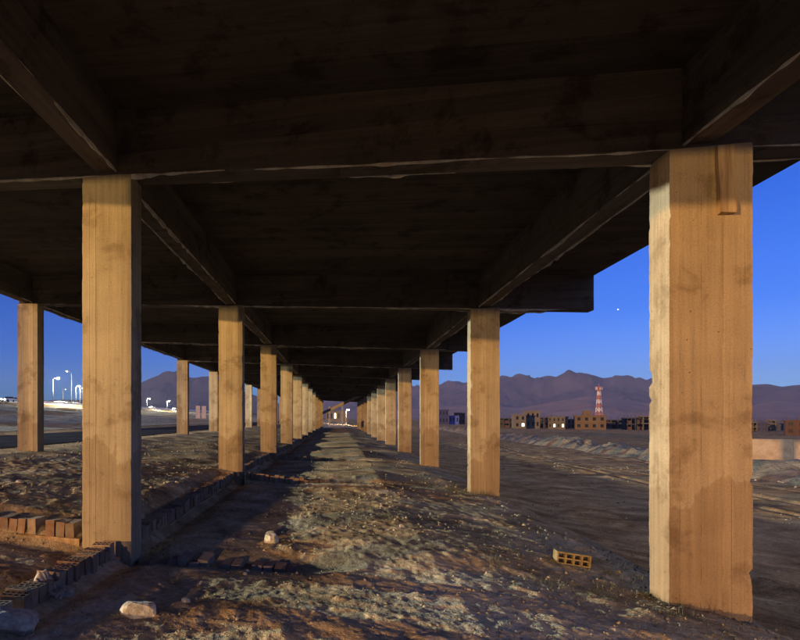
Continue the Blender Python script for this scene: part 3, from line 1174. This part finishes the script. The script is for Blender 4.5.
def scatter_gravel(n):
    base = np.array([(1, 0, 0), (-1, 0, 0), (0, 1, 0), (0, -1, 0), (0, 0, 1), (0, 0, -1)], float)
    tri = np.array([(0, 2, 4), (2, 1, 4), (1, 3, 4), (3, 0, 4), (2, 0, 5), (1, 2, 5), (3, 1, 5), (0, 3, 5)])
    r = 2.2 * (24 / 2.2) ** RNG.random(n)
    a = RNG.uniform(R(-40), R(40), n) - 0
    x, y = r * np.sin(a), r * np.cos(a)
    ok = (x < 3.7) & (vnoise(x * 0.9, y * 0.9, 91) + 0.5 * vnoise(x * 3.1, y * 3.1, 92) > 0.02 - 0.3 * RNG.random(n) ** 3)
    x, y, r = x[ok], y[ok], r[ok]
    n = len(x)
    s = (0.0035 + 0.020 * RNG.random(n) ** 7) * np.clip(r / 5, 0.7, 2.0)
    z = height(x, y) - s * 0.05
    P = base[None] * s[:, None, None] * RNG.uniform(0.5, 1.25, (n, 6, 3)) + RNG.normal(0, .12, (n, 6, 3)) * s[:, None, None]
    th = RNG.uniform(0, 6.28, n)
    c, sn = np.cos(th)[:, None], np.sin(th)[:, None]
    Q = P.copy()
    Q[..., 0] = P[..., 0] * c - P[..., 1] * sn
    Q[..., 1] = P[..., 0] * sn + P[..., 1] * c
    Q[..., 0] += x[:, None]
    Q[..., 1] += y[:, None]
    Q[..., 2] += z[:, None]
    T = (tri[None] + (np.arange(n) * 6)[:, None, None]).reshape(-1, 3)
    o = put('gravel', mesh_np('gravel', Q.reshape(-1, 3), T, M['gravel']))
    tag(o, 'fine gravel and broken rubble strewn over the earth floor', 'gravel', kind='stuff')


scatter_gravel(45000)


def plain_gravel(n):
    base = np.array([(1, 0, 0), (-1, 0, 0), (0, 1, 0), (0, -1, 0), (0, 0, 1), (0, 0, -1)], float)
    tri = np.array([(0, 2, 4), (2, 1, 4), (1, 3, 4), (3, 0, 4), (2, 0, 5), (1, 2, 5), (3, 1, 5), (0, 3, 5)])
    r = 9 * (75 / 9) ** RNG.random(n)
    a = RNG.uniform(R(8), R(42), n)
    x, y = r * np.sin(a), r * np.cos(a)
    ok = (x > 5.0) & (vnoise(x * 0.5, y * 0.25, 95) + 0.5 * vnoise(x * 2.1, y * 1.1, 96) > 0.0)
    x, y, r = x[ok], y[ok], r[ok]
    n = len(x)
    sz = (0.008 + 0.04 * RNG.random(n) ** 7) * np.clip(r / 16, 0.8, 2.2)
    P = base[None] * sz[:, None, None] * RNG.uniform(0.5, 1.25, (n, 6, 3)) + RNG.normal(0, .12, (n, 6, 3)) * sz[:, None, None]
    P[..., 0] += x[:, None]
    P[..., 1] += y[:, None]
    P[..., 2] += (height(x, y) + sz * 0.05)[:, None]
    T = (tri[None] + (np.arange(n) * 6)[:, None, None]).reshape(-1, 3)
    o = put('gravel', mesh_np('gravel', P.reshape(-1, 3), T, M['gravel']))
    tag(o, 'loose stones strewn over the open plain right of the deck', 'gravel', kind='stuff')


plain_gravel(7000)


def tufts():
    V, T = [], []
    def blade(x, y, z, h, lean, az, w):
        n = len(V)
        dx, dy = math.cos(az), math.sin(az)
        sx, sy = -dy * w, dx * w
        V.extend([(x - sx, y - sy, z), (x + sx, y + sy, z), (x + dx * lean * .4 + sx * .6, y + dy * lean * .4 + sy * .6, z + h * .6), (x + dx * lean * .4 - sx * .6, y + dy * lean * .4 - sy * .6, z + h * .6), (x + dx * lean, y + dy * lean, z + h)])
        T.extend([(n, n + 1, n + 2), (n, n + 2, n + 3), (n + 3, n + 2, n + 4)])
    spots = []
    for _ in range(95):                  # weeds round the foot of the near right column
        spots.append((random.gauss(2.6, .55), random.gauss(6.3, 0.8), random.uniform(.03, .10)))
    for _ in range(40):
        spots.append((random.gauss(2.9, .35), random.gauss(13.0, .5), random.uniform(.06, .16)))
    for _ in range(130):
        px, py = random.uniform(60, 640), random.uniform(470, 638)
        x, y, z, t = on_ground(px, py)
        if x < 3.3:
            spots.append((x, y, random.uniform(.02, .055)))
    for x, y, h in spots:
        if x > 3.65:
            continue
        z = gz(x, y) - 0.01
        for _ in range(random.randint(8, 18)):
            blade(x + random.gauss(0, .05), y + random.gauss(0, .05), z, h * random.uniform(.4, 1.2), h * random.uniform(.2, 1.1), random.uniform(0, 6.28), random.uniform(.0012, .003))
    o = put('dry_grass', mesh_np('dry_grass', np.array(V), np.array(T), M['grass']))
    tag(o, 'dry weeds and short straw growing from the earth floor', 'grass', kind='stuff')


tufts()

# yellow hollow block lying on the mound's edge
def hollow_block():
    x, y, z, t = on_ground(573, 563)
    L, H, D = 29 * t / F, 12 * t / F, 0.2
    m = MB()
    nx, nz = 4, 2
    wall = 0.016
    cw = (L - wall * (nx + 1)) / nx
    ch = (H - wall * (nz + 1)) / nz
    xs = [-L / 2]
    for i in range(nx):
        xs += [xs[-1] + wall, xs[-1] + wall + cw]
    xs.append(L / 2)
    zs = [0]
    for i in range(nz):
        zs += [zs[-1] + wall, zs[-1] + wall + ch]
    zs.append(H)
    for k in range(nz + 1):               # webs
        m.box((0, 0, zs[2 * k] + wall / 2), (L, D, wall))
    for i in range(nx + 1):
        for k in range(nz):
            m.box((xs[2 * i] + wall / 2, 0, (zs[2 * k + 1] + zs[2 * k + 2]) / 2), (wall, D - 0.004, ch + 0.002))
    o = m.build('hollow_block', M['yellow_block'], None, (x, y + 0.05, z - 0.005), (R(-4), R(5), R(-8)))
    tag(o, 'yellow hollow clay block with open cells lying near the mound edge', 'block')


hollow_block()

# crumpled cloth by the near kerb
def rag():
    x, y, z, t = on_ground(52, 588)
    n = 36
    us = np.linspace(-1, 1, n)
    U, W = np.meshgrid(us, us)
    Xr = U * 0.20 + 0.05 * vnoise(U * 2, W * 2, 3)
    Yr = W * 0.10 + 0.05 * vnoise(U * 2, W * 2, 4)
    Zr = 0.02 + 0.17 * np.exp(-((U + .45) ** 2) * 9) * (1 - 0.5 * W ** 2) + 0.07 * np.abs(vnoise(U * 3.2, W * 3.2, 8)) + 0.03 * vnoise(U * 7, W * 7, 9)
    V = np.stack([Xr.ravel(), Yr.ravel(), Zr.ravel()], 1)
    i = np.arange(n - 1)[:, None] * n
    j = np.arange(n - 1)[None, :]
    Q = np.stack([i + j, i + j + 1, i + n + j + 1, i + n + j], -1).reshape(-1, 4)
    me = mesh_np('rag', V, Q, M['cloth'], True)
    o = put('rag', me, None, (x, y, z), (0, 0, -0.25))
    md = o.modifiers.new('thickness', 'SOLIDIFY')
    md.thickness = 0.008
    tag(o, 'crumpled dusty rag lying against the near brick kerb', 'rag')


rag()

# ------------------------------------------------------------------ leaning beam and posts at the far end of the deck
def leaning():
    yb = 66.0
    p0 = Vector((-5.6, yb, gz(-5.6, yb) - 0.1))
    p1 = Vector((3.35, yb, 3.02))
    d = p1 - p0
    m = MB()
    n = 24
    for i in range(n + 1):
        t = i / n
        p = p0 + d * t
        for yy, zz in ((-.35, -.17), (.35, -.17), (.35, .17), (-.35, .17)):
            m.v.append((p.x + random.uniform(-.01, .01), p.y + yy, p.z + zz + random.uniform(-.01, .01)))
    for i in range(n):
        for k in range(4):
            k2 = (k + 1) % 4
            m.f.append((i * 4 + k, (i + 1) * 4 + k, (i + 1) * 4 + k2, i * 4 + k2))
    m.f += [(0, 1, 2, 3), tuple(n * 4 + k for k in (3, 2, 1, 0))]
    o = m.build('leaning_beam', M['column'])
    tag(o, 'long pale concrete beam leaning diagonally across the far bays', 'beam')


leaning()


def post(px, depth, h, w, mat, label, group=None):
    x, y = at(px, depth)
    z = float(macro(np.array([x]), np.array([y]))[0])
    m = MB().box((0, 0, h / 2 - 0.2), (w, w, h + 0.4), 0.2, 0.97)
    o = m.build('concrete_post', mat, None, (x, y, z))
    tag(o, label, 'post', group)


post(329.5, 104, 4.2, 0.28, M['column'], 'left one of two thin bare posts beyond the far end of the deck')
post(342.5, 104, 4.2, 0.28, M['column'], 'right one of two thin bare posts beyond the far end of the deck')
post(198, 150, 3.7, 1.2, M['post_pale'], 'leftmost pale stub pillar on the bank behind the left columns')
post(204, 150, 3.7, 1.2, M['post_pale'], 'second pale stub pillar from the left on the far bank')
post(211, 150, 3.9, 1.0, M['post_pale'], 'rightmost pale stub pillar on the bank behind the left columns')


# ------------------------------------------------------------------ street lamps
def street_lamp(px, depth, h, lit, label, power=0.0, arm=2.0, col=(1.0, 0.98, 0.78), zbase=None, xy=None, warm=False, rz=0.0):
    x, y = xy if xy else at(px, depth)
    z = zbase if zbase is not None else float(macro(np.array([x]), np.array([y]))[0])
    root = empty('street_lamp', (x, y, z), rz)
    tag(root, label, 'street lamp', 'street lamps')
    MB().box((0, 0, 0.2), (0.5, 0.5, 0.8), 0, 0.8).build('base', M['barrier'], root)
    pts = [(0, 0, 0.3), (0, 0, h * 0.5), (0, 0, h * 0.93), (arm * .25, 0, h * 0.985), (arm, 0, h)]
    MB().tube(pts, [0.16, 0.13, 0.10, 0.08, 0.06], 8).build('pole', M['steel'], root, smooth_shade=True)
    m = MB()
    m.prism([(arm - .25, h - .06), (arm + .85, h - .02), (arm + .85, h + .08), (arm + .2, h + .17), (arm - .25, h + .08)], -0.2, 0.2)
    hd = m.build('lamp_head', M['steel'], root)
    g = MB()
    for i in range(5):
        t = i / 4 * math.pi
        for k in range(10):
            a = 2 * math.pi * k / 10
            g.v.append((arm + .35 + .38 * math.cos(a) * math.sin(max(.15, t / 2)), .36 * math.sin(a) * math.sin(max(.15, t / 2)), h - .04 - .38 * math.cos(t / 2)))
    for i in range(4):
        for k in range(10):
            k2 = (k + 1) % 10
            g.f.append((i * 10 + k, i * 10 + k2, (i + 1) * 10 + k2, (i + 1) * 10 + k))
    g.f.append(tuple(range(10))[::-1])
    g.build('lens', (M['lamp_warm'] if warm else M['lamp_white']) if lit else M['lamp_off'], hd, smooth_shade=True)
    if lit and power:
        ld = bpy.data.lights.new('lamp_light', 'POINT')
        ld.energy = power
        ld.color = col
        ld.shadow_soft_size = 0.3
        lo = bpy.data.objects.new('lamp_light', ld)
        COL.objects.link(lo)
        lo.location = (arm + .35, 0, h - 0.6)
        lo.parent = root
    return root


street_lamp(53, 181, 9.2, True, 'lit street lamp nearest the left edge of the picture', 45000, 1.6)
street_lamp(71.5, 193, 12.6, False, 'tall unlit street lamp with its arm pointing left', 0, -2.2)
street_lamp(76, 200, 7.6, True, 'lit street lamp close beside the nearest left column', 30000, 1.0)
street_lamp(80, 214, 7.6, True, 'small lit lamp half hidden behind the nearest left column', 30000, 1.0)
street_lamp(63, 230, 8.0, False, 'short unlit lamp pole between two lit street lamps', 0, 0.8)
street_lamp(147, 272, 5.6, True, 'left one of two lit lamps below the left mountain', 35000, 1.0)
street_lamp(167, 304, 5.4, True, 'right one of two lit lamps below the left mountain', 35000, 1.0)

# flood lamp on the bank outside the left edge, whose flare reaches into the photograph
def flood_mast():
    x, y = -86.0, 24.0
    z = float(macro(np.array([x]), np.array([y]))[0])
    root = empty('flood_lamp', (x, y, z), 0)
    tag(root, 'floodlight on a short mast out on the left bank', 'floodlight')
    h = 9.2 - z
    MB().box((0, 0, 0.15), (0.7, 0.7, 0.7), 0, 0.8).build('base', M['barrier'], root)
    MB().tube([(0, 0, .3), (0, 0, h + .1)], [.14, .09], 8).build('pole', M['steel'], root, smooth_shade=True)
    hd = MB().prism([(-.2, h), (.25, h + .05), (.25, h + .55), (-.2, h + .45)], -0.35, 0.35).build('lamp_head', M['steel'], root)
    MB().box((.262, 0, h + .3), (.02, .6, .42)).build('lens', M['lamp_white'], hd)
    ld = bpy.data.lights.new('flood_light', 'SPOT')
    ld.energy = 340000
    ld.color = (0.92, 1.0, 0.82)
    ld.spot_size = R(56)
    ld.spot_blend = 0.4
    ld.shadow_soft_size = 0.3
    lo = bpy.data.objects.new('flood_light', ld)
    COL.objects.link(lo)
    lo.location = (.45, 0, h + .3)
    lo.parent = root
    tgt = Vector((2.9, 18.0, 0.5))
    lo.rotation_euler = (tgt - Vector((x + .45, y, z + h + .3))).to_track_quat('-Z', 'Y').to_euler()


flood_mast()

# sodium street lamp on the track behind the camera, which lights the column fronts
street_lamp(0, 0, 5.4, True, 'sodium street lamp on the track behind the near end of the deck', 21000, 0.5, (1.0, 0.60, 0.21), -1.6, (-6.5, -34.0), True)

# lamp seen down the far end of the deck
street_lamp(346, 170, 5.0, True, 'warm lit lamp glowing beyond the far end of the deck', 9000, 0.4, (1, .75, .45), None, None, True)

# ------------------------------------------------------------------ pale barrier added as a bright streak of light, and cars on the main road
def barrier():
    root = empty('added_barrier', (-92.2, 60, 4.4))
    tag(root, 'added pale barrier for the streak of car lights along the raised main road', 'barrier')
    poly = [(-.3, 0), (.3, 0), (.3, .15), (.12, .4), (.09, 1.0), (-.09, 1.0), (-.12, .4), (-.3, .15)]
    me = MB().prism(poly, -2.98, 2.98).mesh('added_barrier_block', M['barrier'])
    for k in range(75):
        put('added_barrier_block', me, root, (random.uniform(-.03, .03), k * 6.0, 0))


barrier()


def make_car(paint, px, depth, label, toward=True):
    x, y = at(px, depth)
    root = empty('car', (x, y, float(macro(np.array([x]), np.array([y]))[0]) + 0.36), R(-90) if toward else R(90))
    tag(root, label, 'car', 'cars on the raised main road')
    MB().prism([(-2.2, .35), (2.2, .35), (2.25, .75), (1.1, .92), (-2.0, .95), (-2.25, .7)], -0.85, .85).build('body', paint, root)
    MB().prism([(-1.7, .92), (.95, .90), (.25, 1.42), (-1.2, 1.45)], -0.74, .74).build('cabin', M['glass'], root)
    w = MB().tube([(0, -.11, 0), (0, .11, 0)], .32, 14).mesh('wheel', M['tyre'])
    for sx in (-1.35, 1.4):
        for sy in (-.78, .78):
            put('wheel', w, root, (sx, sy, .32))
    hl = MB().box((0, 0, 0), (.08, .36, .2)).mesh('headlight', M['lamp_white'])
    for sy in (-.58, .58):
        put('headlight', hl, root, (2.27, sy, .66))
    return root


make_car(M['car_white'], 8, 150, 'white car with headlights on near the left picture edge')
make_car(M['car_grey'], 15, 163, 'grey car with headlights on following the white one')
make_car(M['car_white'], 60, 186, 'white car with headlights on right of the nearest lit lamp')
make_car(M['car_grey'], 68, 192, 'grey car with headlights on beneath the tall unlit lamp')
make_car(M['car_white'], 74, 197, 'white car with headlights on beside the nearest left column')
for px, dp, lb in ((152, 275, 'white car with headlights on between the two far lamps'), (175, 310, 'white car with headlights on right of the two far lamps')):
    make_car(M['car_white'], px, dp, lb)


# ------------------------------------------------------------------ wall on the right
def right_wall():
    xa, ya = at(690, 40)
    xb, yb = at(900, 36.5)
    L = math.hypot(xb - xa, yb - ya)
    ang = math.atan2(yb - ya, xb - xa)
    root = empty('boundary_wall', (xa, ya, -3.75), ang)
    tag(root, 'beige rendered boundary wall behind the nearest right column', 'wall')
    n = int(L / 3)
    for k in range(n):
        MB().box((3 * k + 1.5, 0, 1.1 + random.uniform(-.015, .015)), (2.985, .3, 2.25)).build('wall_panel', M['render_wall'], root)


right_wall()


# ------------------------------------------------------------------ buildings on the plain
def building(px0, px1, ytop, depth, mat, label, storeys=2, bays=4, style='wall', rz=0.0, deep=10.0, ybase=None, lit=(), pent=None, win=M['glass'], name='apartment_building'):
    x0, y0 = at(px0, depth)
    x1, y1 = at(px1, depth)
    cx, cy = (x0 + x1) / 2, (y0 + y1) / 2
    a0, a1 = math.atan((px0 - PX) / F), math.atan((px1 - PX) / F)
    am = (a0 + a1) / 2
    W = 2 * math.hypot(cx, cy) * math.tan((a1 - a0) / 2)
    zb = float(macro(np.array([cx]), np.array([cy]))[0])
    zt = (PY - ytop) / F * depth
    H = zt - zb
    root = empty(name, (cx, cy, zb), YAW - am + rz)
    tag(root, label, 'building')
    sh = H / storeys
    bw = W / bays
    pw = min(0.5, bw * 0.2)
    if style == 'frame':
        for i in range(bays + 1):
            for yy in (0.2, deep * .5, deep - .2):
                MB().box((-W / 2 + pw / 2 + (W - pw) * i / bays, yy, H / 2 - .3), (pw, .4, H + .2)).build('column', mat, root)
        for s in range(1, storeys + 1):
            MB().box((0, deep / 2, sh * s - .15), (W + .3, deep + .3, .3)).build('floor_slab', mat, root)
        for s in range(storeys):
            MB().box((0, deep - 1.2, sh * s + sh / 2 - .18), (W - .1, .2, sh - .34)).build('back_wall', mat, root)
            for i in range(bays):
                if (i * 7 + s * 3 + int(px0)) % 3 == 0:
                    MB().box((-W / 2 + bw * (i + .5), .35, sh * s + sh * .25), (bw - pw - .02, .2, sh * .5)).build('infill_wall', M['bldg_red'], root)
    else:
        body = MB()
        wv = 0.42
        # piers, sills and lintels leave real openings
        for s in range(storeys):
            z0 = sh * s - (0.4 if s == 0 else 0)
            zs0, zs1 = sh * s + sh * .34, sh * s + sh * .80
            body.box((0, .15, (z0 + zs0) / 2), (W, .3, zs0 - z0))
            body.box((0, .15, (zs1 + sh * (s + 1)) / 2), (W, .3, sh * (s + 1) - zs1))
            for i in range(bays + 1):
                wd = bw * (1 - wv) * (0.5 if i in (0, bays) else 1)
                xx = -W / 2 + bw * i + (wd / 2 if i == 0 else -wd / 2 if i == bays else 0)
                body.box((xx, .15, (zs0 + zs1) / 2), (wd, .3, zs1 - zs0))
        body.box((-W / 2 + .15, deep / 2 + .16, H / 2 - .2), (.3, deep - .32, H + .4 - .02))
        body.box((W / 2 - .15, deep / 2 + .16, H / 2 - .2), (.3, deep - .32, H + .4 - .02))
        body.box((0, deep - .2, H / 2 - .2), (W - .62, .3, H + .36))
        body.build('wall', mat, root)
        for s in range(storeys):
            for i in range(bays):
                zc = sh * s + sh * .57
                o = MB().box((-W / 2 + bw * (i + .5), .27, zc), (bw * wv - .004, .04, sh * .46 - .004)).build('window', M['lit_window'] if (i, s) in lit else win, root)
                MB().box((-W / 2 + bw * (i + .5), -.06, sh * s + sh * .32), (bw * wv + .2, .2, .1)).build('sill', mat, o)
        MB().box((0, deep / 2, H + .1), (W + .5, deep + .5, .22)).build('roof', mat, root)
        MB().box((0, -.1, sh * (storeys - 1)), (W + .2, .24, .2)).build('string_course', mat, root)
    if pent:
        u, w, h = pent
        MB().box((W * u, deep * .5, H + .2 + h / 2), (W * w, deep * .5, h)).build('roof_house', mat, root)
    # reinforcement stubs on the roof
    st = MB()
    for i in range(bays + 1):
        st.box((-W / 2 + .3 + (W - .6) * i / bays, .4, H + .55), (.12, .12, .8))
    st.build('rebar_stubs', mat, root)
    return root


building(497, 516, 418, 190, M['bldg_dark'], 'dark low concrete frame right of the second right column', 2, 3, 'frame', 0.1)
building(514.5, 526, 415, 172, M['bldg_tan'], 'tan two storey block, lower half of the leftmost pale house', 2, 2, 'wall', 0.1, lit=((1, 0),))
building(526, 540, 411.5, 174, M['bldg_tan'], 'tan taller block beside the low tan house', 2, 3, 'wall', 0.1)
building(536, 552, 417, 192, M['bldg_dark'], 'narrow dark frame between the tan block and the lit house', 2, 2, 'frame', 0)
building(548, 565, 417, 174, M['bldg_grey'], 'house with lamps lit between dark frames', 2, 4, 'wall', -0.1, lit=((1, 0), (3, 0)))
building(562, 580, 419, 192, M['bldg_dark'], 'low dark frame left of the brown house', 2, 2, 'frame', 0)
building(575, 606, 416, 168, M['bldg_brown'], 'orange brown brick house with a roof room below the red mast', 2, 4, 'wall', 0.06, 11, pent=(-0.08, .28, 1.5))
building(603, 626, 419.5, 192, M['bldg_dark'], 'low dark frame right of the brown house', 2, 3, 'frame', 0)
building(623, 636, 417.5, 172, M['bldg_dark'], 'dark concrete frame left of the grey gridded block', 2, 3, 'frame', 0.05)
building(636.5, 656, 416, 172, M['bldg_grey'], 'grey gridded concrete block beside the nearest right column', 2, 3, 'frame', 0.05)
building(664, 690, 417, 175, M['bldg_tan'], 'tan house hidden behind the nearest right column', 2, 4, 'wall', 0)
building(746, 757, 422, 165, M['bldg_grey'], 'open concrete frame just right of the nearest right column', 2, 3, 'frame', 0)
building(758, 768, 423, 160, M['navy_sheet'], 'dark blue clad house behind the boundary wall', 2, 3, 'wall', 0)
building(766, 776, 420, 175, M['bldg_grey'], 'pale open frame behind the blue house', 3, 2, 'frame', 0)
building(772, 790, 424, 190, M['bldg_dark'], 'low dark shed left of the reddish house', 1, 2, 'wall', 0)
building(785, 830, 421, 120, M['bldg_red'], 'reddish brown house at the right picture edge', 2, 4, 'wall', 0.05)
building(439, 448.5, 410, 290, M['navy_sheet'], 'tall navy clad block left of the second right column', 2, 3, 'wall', 0)
building(449, 459, 416, 292, M['blue_sheet'], 'bright blue sheet metal shed left of the second right column', 1, 3, 'wall', 0, name='metal_shed')
building(454, 465, 413, 310, M['bldg_red'], 'red roofed house behind the blue shed', 2, 3, 'wall', 0)
building(436, 438.6, 408, 300, M['post_pale'], 'slim pale tower house beside the third right column', 3, 1, 'wall', 0)
building(326, 348, 411, 260, M['bldg_tan'], 'lit house framed by the far end of the deck', 1, 6, 'wall', 0, lit=((2, 0),))


# ------------------------------------------------------------------ red and white lattice mast
def mast():
    dp = 400
    x, y = at(599, dp)
    zb = -4.6
    H = (PY - 387.5) / F * dp - zb
    root = empty('lattice_mast', (x, y, zb), YAW + 0.3)
    tag(root, 'red and white lattice telecom mast behind the brown house', 'mast')
    nb = 9
    def hw(t):
        return 1.45 * (1 - t) ** 1.15 + 0.55
    for s in range(nb):
        t0, t1 = s / nb, (s + 1) / nb
        a, b = hw(t0), hw(t1)
        z0, z1 = H * t0, H * t1
        m = MB()
        cs = ((-1, -1), (1, -1), (1, 1), (-1, 1))
        for k in range(4):
            p, q = cs[k], cs[(k + 1) % 4]
            A0, A1 = (p[0] * a, p[1] * a, z0), (p[0] * b, p[1] * b, z1)
            B0, B1 = (q[0] * a, q[1] * a, z0), (q[0] * b, q[1] * b, z1)
            m.tube([A0, A1], .2, 5)
            m.tube([A1, B1], .18, 5)
            m.tube([A0, B1], .14, 5)
            m.tube([B0, A1], .14, 5)
        m.build('lattice_section', M['tower_white'] if s % 2 else M['tower_red'], root)
    m = MB()
    for k in range(6):
        an = k * math.pi / 3
        m.box((1.9 * math.cos(an), 1.9 * math.sin(an), H - .6), (.3, .5, 2.2), an)
    m.build('antenna_panel', M['tower_white'], root)
    MB().box((0, 0, H + .15), (4.2, 4.2, .25)).build('platform', M['tower_red'], root)
    MB().tube([(0, 0, H), (0, 0, H + 3)], .12, 6).build('spike', M['tower_red'], root)


mast()

# evening star
d = ray(618, 309.5)
m = MB()
k = 12000.0
import bmesh
bm = bmesh.new()
bmesh.ops.create_icosphere(bm, subdivisions=2, radius=11.0)
me = bpy.data.meshes.new('evening_star')
bm.to_mesh(me)
bm.free()
me.materials.append(M['star'])
o = put('evening_star', me, None, (d[0] * k, d[1] * k, d[2] * k))
tag(o, 'tiny white evening star in the blue sky', 'star')


# ------------------------------------------------------------------ evening haze
hz, hn, hl, hb = new_mat('haze_air')
hn.remove(hb)
pv = hn.new('ShaderNodeVolumePrincipled')
pv.inputs['Color'].default_value = (0.55, 0.68, 1.0, 1)
pv.inputs['Density'].default_value = 0.00007
pv.inputs['Anisotropy'].default_value = 0.0
hl.new(pv.outputs[0], hn['Material Output'].inputs['Volume'])
o = MB().box((0, 0, 290), (15200, 15200, 620)).build('haze', hz)
tag(o, 'thin evening haze over the whole plain', 'haze', kind='stuff')
